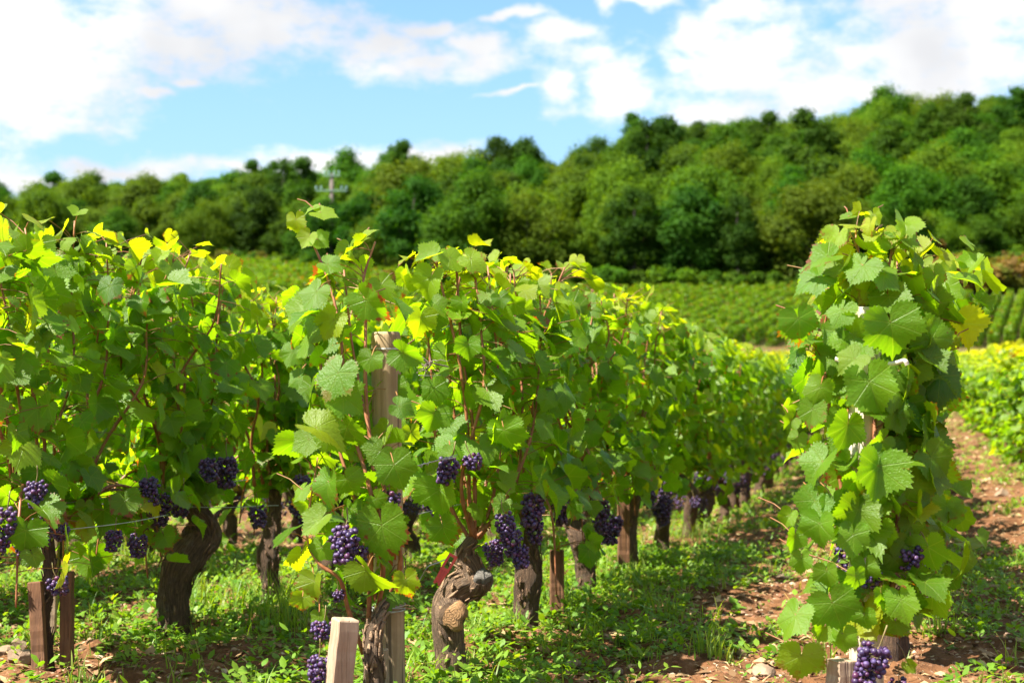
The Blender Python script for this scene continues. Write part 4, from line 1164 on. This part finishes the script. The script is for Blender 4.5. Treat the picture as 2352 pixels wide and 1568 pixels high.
# bushes along the foot of the wood
def bush_model(seed, m):
    r = np.random.default_rng(seed)
    root = empty("bush", (0, 0, -80))
    n = 1500
    C = r.normal(0, 1, (9, 3)) * np.array([.75, .75, .3]) + np.array([0, 0, .9]); idx = r.integers(0, 9, n)
    d = nrm(r.normal(0, 1, (n, 3))); P = C[idx] + d * (r.uniform(.5, 1, n) * r.uniform(.5, .8, 9)[idx])[:, None]
    P[:, 2] = np.maximum(P[:, 2], 0.05)
    nv = nrm(d + [0, 0, .5] + r.normal(0, .5, (n, 3))); t = nrm(np.cross(nv, r.normal(0, 1, (n, 3)))); b = np.cross(t, nv); s = .17 * r.uniform(.6, 1.4, n)
    V = np.stack([P - t * s[:, None], P + b * s[:, None] * .55, P + t * s[:, None], P - b * s[:, None] * .55], 1)
    F = (np.array([[0, 1, 2, 3]])[None] + (np.arange(n) * 4)[:, None, None]).reshape(-1, 4)
    col = np.ones((n, 4, 4)); col[..., 1] = np.clip(r.normal(.5, .25, n), 0, 1)[:, None]
    mb = MB(); mb.add(V.reshape(-1, 3), [F], None, col.reshape(-1, 4)); mb.build("foliage", M_TREE[m], root, smooth=False)
    tb = MB()
    for c in C[:5]: tube(tb, np.array([[0, 0, -.2], c * [.5, .5, .5], c]), [.05, .035, .02], 5)
    tb.build("stem", M_TREEBARK, root)
    return root
BUSH = [bush_model(1, 3), bush_model(2, 4), bush_model(3, 1), bush_model(4, 0)]
BLAB = ["olive green bush on the scrubby foot of the wood", "russet brown bush on the scrubby foot of the wood", "light green bush on the scrubby foot of the wood", "deep green bush on the scrubby foot of the wood"]
bused = set()
def place_bush(k, d, s, sc):
    o = BUSH[k] if k not in bused else copy_tree(BUSH[k])
    bused.add(k)
    X, Y = from_fr(d, s)
    o.location = (X, Y, float(terrain(X, Y)) - 0.1); o.rotation_euler.z = random.uniform(0, 6.28); o.scale = (sc * 1.2, sc * 1.2, sc)
    tag(o, BLAB[k], "bush", ("olive", "russet", "light green", "deep green")[k] + " bushes at the wood's foot")
for px in np.arange(420, 2420, 17):
    E = edge_depth(px)
    d = E + rt.uniform(-1.5, 1.5)
    sc = rt.uniform(.45, 1.1)
    k = int(rt.choice([0, 2, 3, 3, 0, 1], p=[.2, .2, .25, .24, .1, .01]))
    if 1080 < px < 2060: k = int(rt.choice([3, 3, 2, 3])); d = E + rt.uniform(0.3, 2.5); sc *= 1.0
    if px > 2080: k = int(rt.choice([0, 3, 2, 0])); sc *= 1.35; d += rt.uniform(0, 9) * 0.3
    if 780 < px < 1010: k = int(rt.choice([0, 3, 2, 0, 1])); d -= rt.uniform(0, 20); sc *= .8
    place_bush(k, d, (px - 1176) / FPX * d, sc)

for _ in range(70):
    px = rt.uniform(2040, 2440); d = rt.uniform(124.5, 150)
    place_bush(int(rt.choice([0, 0, 2, 3, 0, 3, 2, 1])), d, (px - 1176) / FPX * d, rt.uniform(.7, 1.7))

# ------------------------------------------------------------------ power pole on the slope
def power_pole():
    dp = 166
    base = atd(761, 590, dp)
    X, Y = base[0], base[1]; z = float(terrain(X, Y))
    top = atd(761, 398, dp)[2]
    H = top - z
    root = tag(empty("power_pole", (X, Y, z)), "slim brown power pole with two crossarms in front of the wood", "power pole")
    mb = MB(); tube(mb, np.array([[0, 0, -.5], [0, 0, H * .5], [0, 0, H]]), [.30, .27, .22], 12); mb.build("pole", M_POLE, root)
    def arm(w, zz, name="crossarm"):
        m = MB(); u = Rt * w / 2; f = np.array([Fw[0], Fw[1], 0]) * .09
        V = []
        for sx in (-1, 1):
            for sf in (-1, 1):
                for sz in (-1, 1): V.append(u * sx + f * sf + np.array([0, 0, zz + sz * .065]) - Fw * .22)
        m.add(np.array(V), [np.array([[0, 1, 3, 2], [4, 6, 7, 5], [0, 4, 5, 1], [2, 3, 7, 6], [1, 5, 7, 3], [0, 2, 6, 4]])])
        a = m.build("crossarm", M_ARM, root, smooth=False)
        return a
    def insul(a, offs, zz, hh=.42):
        for o_ in offs:
            m = MB(); c = Rt * o_ + np.array([0, 0, zz]) - Fw * .22
            ring = [(0, .05), (.08, .05), (.1, .17), (.16, .19), (.2, .1), (.24, .1), (.26, .16), (.32, .15), (.36, .06), (hh, .04)]
            tube(m, np.array([c + [0, 0, q[0]] for q in ring]), [q[1] * .6 for q in ring], 10)
            m.build("insulator", M_INSUL, a)
    insul(arm(2.0, H - .25), (-.85, -.3, .3, .85), H - .13, .5)
    insul(arm(3.7, H - 2.0), (-1.75, -1.2, 1.2, 1.75), H - 1.88, .42)
power_pole()

# ------------------------------------------------------------------ posts and stakes
def round_post(name, label, base, top, rad, m, cat="post", seed=1):
    base, top = np.array(base, float), np.array(top, float)
    root = base
    n, ns = 40, 28
    r = np.random.default_rng(seed)
    mb = MB()
    ts = np.concatenate([np.linspace(0, .985, n - 4), [.992, .998, 1.0, 1.0]])
    P = base[None] * (1 - ts[:, None]) + top[None] * ts[:, None] - root
    rr = rad * np.concatenate([np.ones(n - 4), [.98, .94, .85, .5]])
    tube(mb, P, rr, ns)
    V = mb.V[0]
    ax = nrm(top - base)
    for i in range(len(V) - 2):
        c = P[i // ns]; th = (i % ns) / ns * 6.283
        d = V[i] - c
        V[i] = c + d * (1 + .05 * mnoise.noise(Vector((math.cos(th) * 2 + seed, math.sin(th) * 2, c[2] * 3))) - .05 * max(0, mnoise.noise(Vector((math.cos(th) * 7, math.sin(th) * 7 + seed, c[2] * 1.2)))))
    return tag(mb.build(name, m, None, root), label, cat)

def square_stake(label, base, top, w, d, rot, m, name="wooden_stake"):
    """sawn stake with slightly chamfered edges"""
    base, top = np.array(base, float), np.array(top, float)
    ax = nrm(top - base); u = nrm(np.array([math.cos(rot), math.sin(rot), 0]) - ax * (ax @ np.array([math.cos(rot), math.sin(rot), 0]))); v = np.cross(ax, u)
    L = np.linalg.norm(top - base); ch = 0.0022
    prof = [(w - ch, d), (w, d - ch), (w, -d + ch), (w - ch, -d), (-w + ch, -d), (-w, -d + ch), (-w, d - ch), (-w + ch, d)]
    hs = np.concatenate([np.linspace(0, L - .004, 16), [L - .001, L]]); V = []
    r = np.random.default_rng(int(L * 1000))
    for i, h in enumerate(hs):
        k = 1 if i < 16 else (.97 if i == 16 else .9)
        j = r.normal(0, .0006, 2)
        for a, b in prof: V.append(ax * h + u * (a * k + j[0]) + v * (b * k + j[1]))
    nn = len(hs); ns = 8
    i = np.arange(nn - 1)[:, None] * ns; jx = np.arange(ns)[None, :]
    q = np.stack([i + jx, i + (jx + 1) % ns, i + ns + (jx + 1) % ns, i + ns + jx], -1).reshape(-1, 4)
    V = np.vstack([np.array(V), (ax * L)[None]])
    mb = MB(); mb.add(V, [q[:, ::-1], np.stack([(nn - 1) * ns + np.arange(ns), np.full(ns, nn * ns), (nn - 1) * ns + (np.arange(ns) + 1) % ns], -1)])
    o = mb.build(name, m, None, base, smooth=False)
    return tag(o, label, "stake")

pc_b, pc_t = atd(898, 1720, 3.42), atd(886, 762, 3.44)
round_post("vineyard_post", "round grey brown wooden end post standing in the middle row", pc_b, pc_t, .036, M_POST, seed=3)
pd_b, pd_t = atd(1990, 1760, 3.03), atd(1990, 705, 3.03)
square_stake("pale split wooden post inside the leafy column at right", pd_b, pd_t, .028, .024, R(40), M_POST_PALE, name="vineyard_post")['category'] = "post"
square_stake("pale sawn square stake leaning beside the round end post", atd(758, 1760, 3.08), atd(794, 1420, 3.10), .024, .024, R(15 + 28), M_STAKE)
square_stake("pale sawn stake stump at the foot of the leafy column at right", atd(1930, 1740, 2.92), atd(1934, 1514, 2.93), .024, .024, R(15 + 22), M_STAKE)
square_stake("short dark brown stake, left of the pair at the left picture edge", atd(93, 1575, 3.78), atd(82, 1335, 3.82), .018, .016, R(20), M_STAKE_DARK)
square_stake("short dark brown stake, right of the pair at the left picture edge", atd(154, 1560, 3.86), atd(154, 1312, 3.88), .016, .016, R(16), M_STAKE_DARK)
square_stake("tan stake standing behind the pair of dark stakes at left", atd(112, 1450, 4.3), atd(120, 1235, 4.3), .02, .02, R(25), M_STAKE)
square_stake("short square brown stake between two trunks of the middle row", on_plane(1279, 1400, ROW_C + .05), on_plane(1279, 1262, ROW_C + .05), .023, .018, R(20), M_STAKE_DARK)
square_stake("upright brown stake in the middle row beside blue grape bunches", on_plane(1432, 1290, ROW_C + .05), on_plane(1432, 1150, ROW_C + .05), .024, .02, R(20), M_STAKE_DARK)
square_stake("tan lath pressed against the foot of the round end post", atd(884, 1740, 3.36), atd(880, 1490, 3.36), .012, .01, R(15), M_STAKE)

# ------------------------------------------------------------------ wires, clip, ties
def wire(label, pts, rad=.0014, name="trellis_wire", m=None, cat="wire", n=40, group=None):
    P = spline(pts, n); o = P[0].copy()
    mb = MB(); tube(mb, P - o, rad, 5)
    return tag(mb.build(name, m or M_WIRE, None, o), label, cat, group)
for X, nm in ((ROW_A, "left"), (ROW_C, "middle")):
    for zz, wn_ in ((.47, "low"), (.82, "upper")):
        Ys = np.array([3.42 if X == ROW_C else 3.0, 5, 8, 12, 16, 21])
        P = np.stack([np.full(6, X), Ys, terrain(np.full(6, X), Ys) + zz + np.array([0, -.01, .01, -.01, 0, 0])], -1)
        wire(f"{wn_} trellis wire running along the {nm} row", P, n=60)
wire("slack grey wire sagging past the left row's grapes", [atd(60, 1226, 3.75), atd(180, 1213, 3.72), atd(290, 1200, 3.8), atd(380, 1183, 3.95)], .0013)
wire("thin wire behind the left row at knee height", [atd(380, 1160, 4.4), atd(500, 1165, 4.6), atd(640, 1160, 4.9)], .0012)
tw = []
for k in range(40):
    f = k / 39; c = atd(930 + 118 * f, 1085 - 34 * f - 6 * math.sin(f * 3), 3.42 + .12 * f); tw.append(c + .004 * np.array([0, math.sin(f * 50), math.cos(f * 50)]) * (f < .5))
wire("twisted tail of wire tied from the end post past a grape bunch", tw, .0013, n=90)
wire("short straight wire just above the twisted one at the end post", [atd(925, 1078, 3.40), atd(985, 1062, 3.46), atd(1050, 1044, 3.56)], .0012)
wire("bent loose wire hooked into the red plastic clip", [atd(935, 1350, 3.45), atd(962, 1333, 3.5), atd(982, 1302, 3.49), atd(1005, 1292, 3.5), atd(1026, 1285, 3.51), atd(1034, 1300, 3.52)], .0014)
lp = []
for k in range(120):
    a = k / 119 * 2 * math.pi * 4; c = atd(893, 1388 + 12 * k / 119, 3.425)
    lp.append(c + .0395 * (math.cos(a) * Rt + math.sin(a) * np.array([Fw[0], Fw[1], 0])) + np.array([0, 0, .003 * math.sin(a * 1.3)]))
wire("coiled wire wound round the foot of the end post", lp, .0013, n=240, name="wire_binding")
lp = []
for k in range(60):
    a = k / 59 * 2 * math.pi * 2; c = atd(887, 800 + 3 * k / 59, 3.44)
    lp.append(c + .0385 * (math.cos(a) * Rt + math.sin(a) * np.array([Fw[0], Fw[1], 0])))
wire("thin wire loop round the top of the end post", lp, .0011, n=140, name="wire_binding")
lp = []
for k in range(60):
    a = k / 59 * 2 * math.pi * 2; c = atd(892, 1078 + 4 * k / 59, 3.43)
    lp.append(c + .0385 * (math.cos(a) * Rt + math.sin(a) * np.array([Fw[0], Fw[1], 0])))
wire("thin wire loop round the middle of the end post", lp, .0011, n=140, name="wire_binding")

def clip():
    a, b = atd(1004, 1338, 3.49), atd(1042, 1274, 3.51)
    ax = nrm(b - a); L = np.linalg.norm(b - a); u = nrm(Rt - ax * (ax @ Rt)); v = np.cross(ax, u)
    mb = MB()
    def box(h0, h1, w0, w1, u0=0.0, dep=.006, w0b=None):
        V = []
        for h, w in ((h0, w0), (h1, w1)):
            for sx, sy in ((-1, -1), (1, -1), (1, 1), (-1, 1)): V.append(ax * h + u * (u0 + sx * w) + v * sy * dep)
        mb.add(np.array(V), [np.array([[0, 3, 2, 1], [4, 5, 6, 7], [0, 1, 5, 4], [1, 2, 6, 5], [2, 3, 7, 6], [3, 0, 4, 7]])])
    box(0, L * .52, .0085, .0105)
    box(L * .52, L * .92, .0028, .0028, -.0085); box(L * .52, L * .92, .0028, .0028, .0085); box(L * .92, L, .0113, .0105)
    box(-.004, L * .40, .0025, .003, -.006, .0085); box(-.004, L * .40, .0025, .003, .006, .0085); box(L * .42, L * .50, .0118, .0118, 0, .0075)
    o = mb.build("wire_clip", M_CLIP, None, a, smooth=False)
    tag(o, "red plastic wire tensioning clip beside the thick S shaped trunk", "clip")
clip()

def ribbon(label, pts, w, name, m, cat):
    P = spline(pts, 16); o = P[0].copy(); mb = MB()
    T = nrm(np.gradient(P, axis=0)); S = nrm(np.cross(T, -Fw)) * w; N = np.cross(T, S / w) * .0006
    V = np.concatenate([P + S + N, P - S + N, P - S - N, P + S - N]) - o; n = len(P); k = np.arange(n - 1)
    mb.add(V, [np.concatenate([np.stack([a * n + k, a * n + k + 1, b * n + k + 1, b * n + k], -1) for a, b in ((0, 1), (1, 2), (2, 3), (3, 0))])])
    return tag(mb.build(name, m, None, o), label, cat)
ribbon("pale raffia tie sticking out left of the leafy column's post", [atd(1968, 826, 2.99), atd(1945, 829, 2.97), atd(1918, 824, 2.98)], .0048, "plant_tie", M_TIE, "tie")
ribbon("pale knotted raffia end right of the leafy column's post", [atd(2030, 838, 2.95), atd(2060, 833, 2.93), atd(2078, 828, 2.92), atd(2084, 838, 2.92)], .0045, "plant_tie", M_TIE, "tie")
def tendril():
    mb = MB(); r = np.random.default_rng(5); o = atd(985, 832, 3.62)
    for k in range(14):
        p = [np.zeros(3)]; d = nrm(r.normal(0, 1, 3) + [0, 0, -.7])
        for j in range(7):
            d = nrm(d + r.normal(0, .6, 3)); p.append(p[-1] + d * r.uniform(.006, .013))
        tube(mb, spline(p, 24), np.linspace(.0014, .0006, 24), 5)
    tube(mb, spline([atd(950, 825, 3.55) - o, atd(975, 829, 3.6) - o, np.zeros(3), atd(1030, 842, 3.66) - o], 20), .0019, 6)
    tag(mb.build("dried_tendril", M_TENDRIL, None, o), "tangle of dry grey tendrils knotted on a wire right of the end post", "tendril")
tendril()

# ------------------------------------------------------------------ stones
def stone(label, p, s, seed, group=None):
    V, F = ico(3); r = np.random.default_rng(seed)
    sc = s * r.uniform(.7, 1.2, 3) * [1.15, 1, .75]; W = V.copy()
    for _ in range(9):
        n = nrm(r.normal(0, 1, 3)); c = r.uniform(.55, .85); d = W @ n; W = W - np.outer(np.maximum(0, d - c), n)
    W = W * sc * (1 + .05 * np.array([mnoise.noise(Vector(v * 3 + seed)) for v in W]))[:, None]
    mb = MB(); mb.add(W, [F]); o = mb.build("stone", M_STONE, None, p, smooth=False); o.rotation_euler.z = r.uniform(0, 6)
    return tag(o, label, "stone", group)
def on_ground(px, py):
    d = Fw + Rt * ((px - 1176) / FPX) - Up * ((py - 784) / FPX); t = 1.0
    for _ in range(40):
        p = CAM + d * t; t += (p[2] - float(ground_z(p[0], p[1]))) / -d[2] * .8
    return CAM + d * t
STN = [(40, 1492, .040, "largest reddish stone left of the pair of dark stakes"), (38, 1515, .030, "pale angular stone in front of the largest stone at left edge"), (62, 1515, .026, "small pale stone touching the left dark stake"), (10, 1500, .026, "tan stone at the very left picture edge"),
       (1316, 1530, .026, "pale stone at the left end of the bare red soil strip"), (1420, 1550, .022, "flat pale stone at the bottom of the bare soil strip"), (1800, 1330, .028, "pale flat stone left of the leafy column"), (1705, 1505, .024, "pale stone among sprouts left of the leafy column's foot"), (1755, 1550, .03, "wide pale stone at bottom left of the leafy column's foot"), (2300, 1140, .05, "pinkish stone far up the path at right"), (1490, 1465, .02, "small tan stone behind the bare soil strip")]
for i, (px, py, s, l) in enumerate(STN):
    p = on_ground(px, py); stone(l, p + [0, 0, s * .35], s, 60 + i)

# ------------------------------------------------------------------ ground cover
def lane_cover(X, Y):
    """how much grows at a spot: thick at the feet of the rows, thin along the trodden lane middles"""
    c = np.interp(X, [-5.5, -4.4, -3.9, -3.3, -2.8, -2.24, -1.75, -1.3, -1.0, -.72, -.5, -.3, -.06, .25, .5, .75, 1.03, 1.6], [.6, .85, .5, .85, .5, .85, .7, .9, 1, .85, .36, .25, .6, .55, .36, .4, .85, .6])
    n = fbm(X * 1.7 + 31, Y * 1.3 + 17, 9, 3)
    c = c * smoothstep(.34, .62, n + .12 * (c - .5)) * 1.08
    front = 1 - .80 * (1 - smoothstep(3.95, 4.5, Y + .12 * np.sin(X * 5))) * smoothstep(-1.0, -.8, X)
    leftf = 1 - .80 * (1 - smoothstep(3.6, 4.0, Y)) * (1 - smoothstep(-1.9, -1.5, X))
    return np.clip(c * front * leftf, 0, 1)

def scatter(n, rmin, rmax, seed, power=1.0, left=-24.5, right=25):
    r = np.random.default_rng(seed)
    u = r.random(n) ** power
    d = np.sqrt(rmin ** 2 + u * (rmax ** 2 - rmin ** 2))
    t = r.uniform(-.40, .40, n)
    X, Y = from_fr(d, t * d)
    keep = r.random(n) < lane_cover(X, Y)
    return X[keep], Y[keep], r

def weeds():
    mb = MB()
    for (n, a, b, lmin, lmax, lv, sd) in ((15000, 3.1, 7.5, .014, .036, 8, 1), (15000, 7.5, 15, .02, .045, 6, 2), (14000, 15, 40, .035, .075, 5, 3)):
        X, Y, r = scatter(n, a, b, sd)
        m = len(X); Z = ground_z(X, Y)
        k = r.integers(lv - 3, lv + 4, m)
        hgt = r.gamma(1.6, .016, m) * (1 + 0.8 * (r.random(m) < .12)) * (1 if b < 20 else 1.5)
        idx = np.repeat(np.arange(m), k); N = len(idx)
        a_ = r.uniform(0, 6.283, N); el_ = r.uniform(-.1, .95, N)
        L = r.uniform(lmin, lmax, N) * np.repeat(r.uniform(.6, 1.3, m), k); W = L * np.repeat(r.choice([.16, .26, .36], m), k)
        zh = hgt[idx] * r.random(N) + .004
        o = np.stack([np.cos(a_) * np.cos(el_), np.sin(a_) * np.cos(el_), np.sin(el_)], -1)
        base = np.stack([X[idx], Y[idx], Z[idx] + zh], -1) + o * r.uniform(0, .6, N)[:, None] * L[:, None] + np.stack([r.normal(0, .01, N), r.normal(0, .01, N), np.zeros(N)], -1)
        sd_ = np.stack([-np.sin(a_), np.cos(a_), np.zeros(N)], -1); nn = np.cross(o, sd_)
        dr = r.uniform(.0, .5, N)[:, None] * L[:, None]
        fo = r.uniform(-.1, .35, N)[:, None] * W[:, None]
        up = nn * -fo
        V = np.stack([base, base + o * L[:, None] * .28 + sd_ * W[:, None] * .8 + up * .5, base + o * L[:, None] * .28 - sd_ * W[:, None] * .8 + up * .5,
                      base + o * L[:, None] * .62 + sd_ * W[:, None] * .85 + up * .5 - np.array([0, 0, 1.]) * dr * .12, base + o * L[:, None] * .62 - sd_ * W[:, None] * .85 + up * .5 - np.array([0, 0, 1.]) * dr * .12,
                      base + o * L[:, None] - np.array([0, 0, 1.]) * dr * .5, base + o * L[:, None] * .45], 1)
        F = (np.array([[0, 2, 6], [0, 6, 1], [2, 4, 6], [6, 3, 1], [4, 5, 6], [5, 3, 6]])[None] + (np.arange(N) * 7)[:, None, None]).reshape(-1, 3)
        col = np.ones((N, 7, 4)); col[..., 0] = np.repeat(np.clip(r.exponential(.10, m), 0, .8), k)[:, None]; col[..., 1] = np.clip(np.repeat(r.normal(.5, .22, m), k) + r.normal(0, .1, N), 0, 1)[:, None]; col[..., 2] = .2
        mb.add(V.reshape(-1, 3), [F], None, col.reshape(-1, 4))
    tag(mb.build("weeds", M_WEED), kind='stuff')
weeds()

def grass():
    mb = MB()
    r = np.random.default_rng(8)
    Xs, Ys, Ls = [], [], []
    def tuft(X, Y, n, L, sp):
        Xs.append(X + r.normal(0, sp, n)); Ys.append(Y + r.normal(0, sp, n)); Ls.append(L * r.uniform(.45, 1.15, n))
    for (px, py, n, L, sp) in ((650, 1440, 70, .20, .03), (690, 1460, 40, .14, .03), (450, 1400, 60, .15, .05), (480, 1330, 50, .14, .06), (250, 1290, 80, .13, .1), (330, 1300, 80, .13, .1), (560, 1400, 40, .11, .05), (640, 1400, 40, .13, .05),
                              (1625, 1505, 45, .11, .025), (1660, 1515, 30, .09, .02), (1880, 1535, 25, .12, .02), (2150, 1450, 25, .12, .03), (1900, 1480, 15, .1, .02), (1540, 1420, 40, .12, .05), (1290, 1400, 40, .13, .04), (1480, 1250, 60, .16, .1), (1580, 1240, 60, .17, .1), (1430, 1330, 40, .13, .06), (210, 1560, 30, .08, .03), (1000, 1545, 40, .06, .05), (2310, 1300, 30, .11, .06), (2200, 1330, 30, .1, .06)):
        p = on_ground(px, py); tuft(p[0], p[1], n, L, sp)
    X, Y, _ = scatter(3000, 3.4, 9, 21); 
    for x, y in zip(X, Y): tuft(x, y, int(r.integers(3, 10)), r.uniform(.035, .10), .014)
    X, Y, _ = scatter(2600, 9, 30, 22)
    for x, y in zip(X, Y): tuft(x, y, int(r.integers(3, 8)), r.uniform(.06, .14), .03)
    X, Y, L = map(np.concatenate, (Xs, Ys, Ls)); N = len(X); Z = ground_z(X, Y)
    a = r.uniform(0, 6.283, N); d = np.stack([np.cos(a), np.sin(a), np.zeros(N)], -1); sdv = np.stack([-np.sin(a), np.cos(a), np.zeros(N)], -1)
    lean = r.uniform(.1, .75, N)[:, None]; w = (.0016 + .0012 * r.random(N))[:, None] * (1 + (np.hypot(X, Y) > 9)[:, None] * 1.0)
    B = np.stack([X, Y, Z], -1); V = []
    for f in (0, .35, .7, 1.0):
        c = B + d * L[:, None] * lean * f ** 1.8 + np.array([0, 0, 1.]) * (L[:, None] * (f - .3 * lean * f ** 2.2))
        ww = w * (1 - f) ** .6 + .0002
        V += [c - sdv * ww, c + sdv * ww]
    V = np.stack(V, 1)
    F = (np.array([[0, 1, 3, 2], [2, 3, 5, 4], [4, 5, 7, 6]])[None] + (np.arange(N) * 8)[:, None, None]).reshape(-1, 4)
    col = np.ones((N, 8, 4)); col[..., 0] = np.clip(r.exponential(.14, N), 0, .9)[:, None]; col[..., 1] = r.random(N)[:, None]; col[..., 2] = .2
    mb.add(V.reshape(-1, 3), [F], None, col.reshape(-1, 4))
    tag(mb.build("grass", M_GRASS), kind='stuff')
grass()

def gravel():
    """small stones, clods and dry bits lying all over the soil"""
    mb = MB(); r = np.random.default_rng(15); V0, F0 = ico(1)
    for n, a, b, smin, smax in ((5200, 3.2, 7, .004, .014), (4200, 7, 18, .008, .024)):
        d = np.sqrt(a * a + r.random(n) * (b * b - a * a)); t = r.uniform(-.4, .4, n); X, Y = from_fr(d, t * d); Z = ground_z(X, Y)
        s = smin + (smax - smin) * r.random(n) ** 2.5
        V = np.stack([X, Y, Z], -1)[:, None, :] + s[:, None, None] * (V0[None] * r.uniform(.6, 1.3, (n, 1, 3)) * [1, 1, .65] + r.normal(0, .12, (n, len(V0), 3)))
        F = (F0[None] + (np.arange(n) * len(V0))[:, None, None]).reshape(-1, 3)
        mb.add(V.reshape(-1, 3), [F])
    m, gg = mat("gravel_mix")
    geo = gg.node('ShaderNodeNewGeometry'); 
    c = gg.mix(gg.rng(geo.outputs['Random Per Island'], .55, .95), (.17, .07, .034), (.46, .34, .24))
    finish(gg, gg.node('ShaderNodeBsdfPrincipled', {'Base Color': c, 'Roughness': .95}).outputs[0])
    tag(mb.build("gravel", m, smooth=False), kind='stuff')
gravel()

def litter():
    """dry leaves, straw and prunings lying on the soil"""
    mb = MB(); r = np.random.default_rng(33)
    for n, a, b, L0 in ((11000, 3.2, 8, .02), (9000, 8, 24, .038)):
        d = np.sqrt(a * a + r.random(n) * (b * b - a * a)); t = r.uniform(-.4, .4, n); X, Y = from_fr(d, t * d); Z = ground_z(X, Y) + .004
        L = L0 * r.uniform(.4, 1.5, n); W = L * np.where(r.random(n) < .6, r.uniform(.05, .12, n), r.uniform(.35, .6, n))
        th = r.uniform(0, 6.283, n); el_ = r.normal(.1, .25, n)
        o = np.stack([np.cos(th) * np.cos(el_), np.sin(th) * np.cos(el_), np.sin(el_)], -1); q = np.stack([-np.sin(th), np.cos(th), r.normal(0, .3, n)], -1)
        B = np.stack([X, Y, Z], -1)
        V = np.stack([B - o * L[:, None], B + q * W[:, None] + [0, 0, .004], B + o * L[:, None], B - q * W[:, None] + [0, 0, .006]], 1)
        F = (np.array([[0, 3, 1], [1, 3, 2]])[None] + (np.arange(n) * 4)[:, None, None]).reshape(-1, 3)
        mb.add(V.reshape(-1, 3), [F])
    m, gg = mat("dry_litter")
    geo = gg.node('ShaderNodeNewGeometry')
    c = gg.mix(gg.rng(geo.outputs['Random Per Island'], .1, .9), (.14, .075, .03), (.40, .27, .13))
    finish(gg, gg.node('ShaderNodeBsdfPrincipled', {'Base Color': c, 'Roughness': .85}).outputs[0])
    tag(mb.build("leaf_litter", m, smooth=False), kind='stuff')
litter()

# models that no spot used would hang below the ground: none are left over
for s_, u_ in ((MODELS, used), (TREES, tused), (BUSH, bused)):
    for k_, o_ in enumerate(s_):
        if k_ not in u_:
            for ch in list(o_.children_recursive): bpy.data.objects.remove(ch)
            bpy.data.objects.remove(o_)
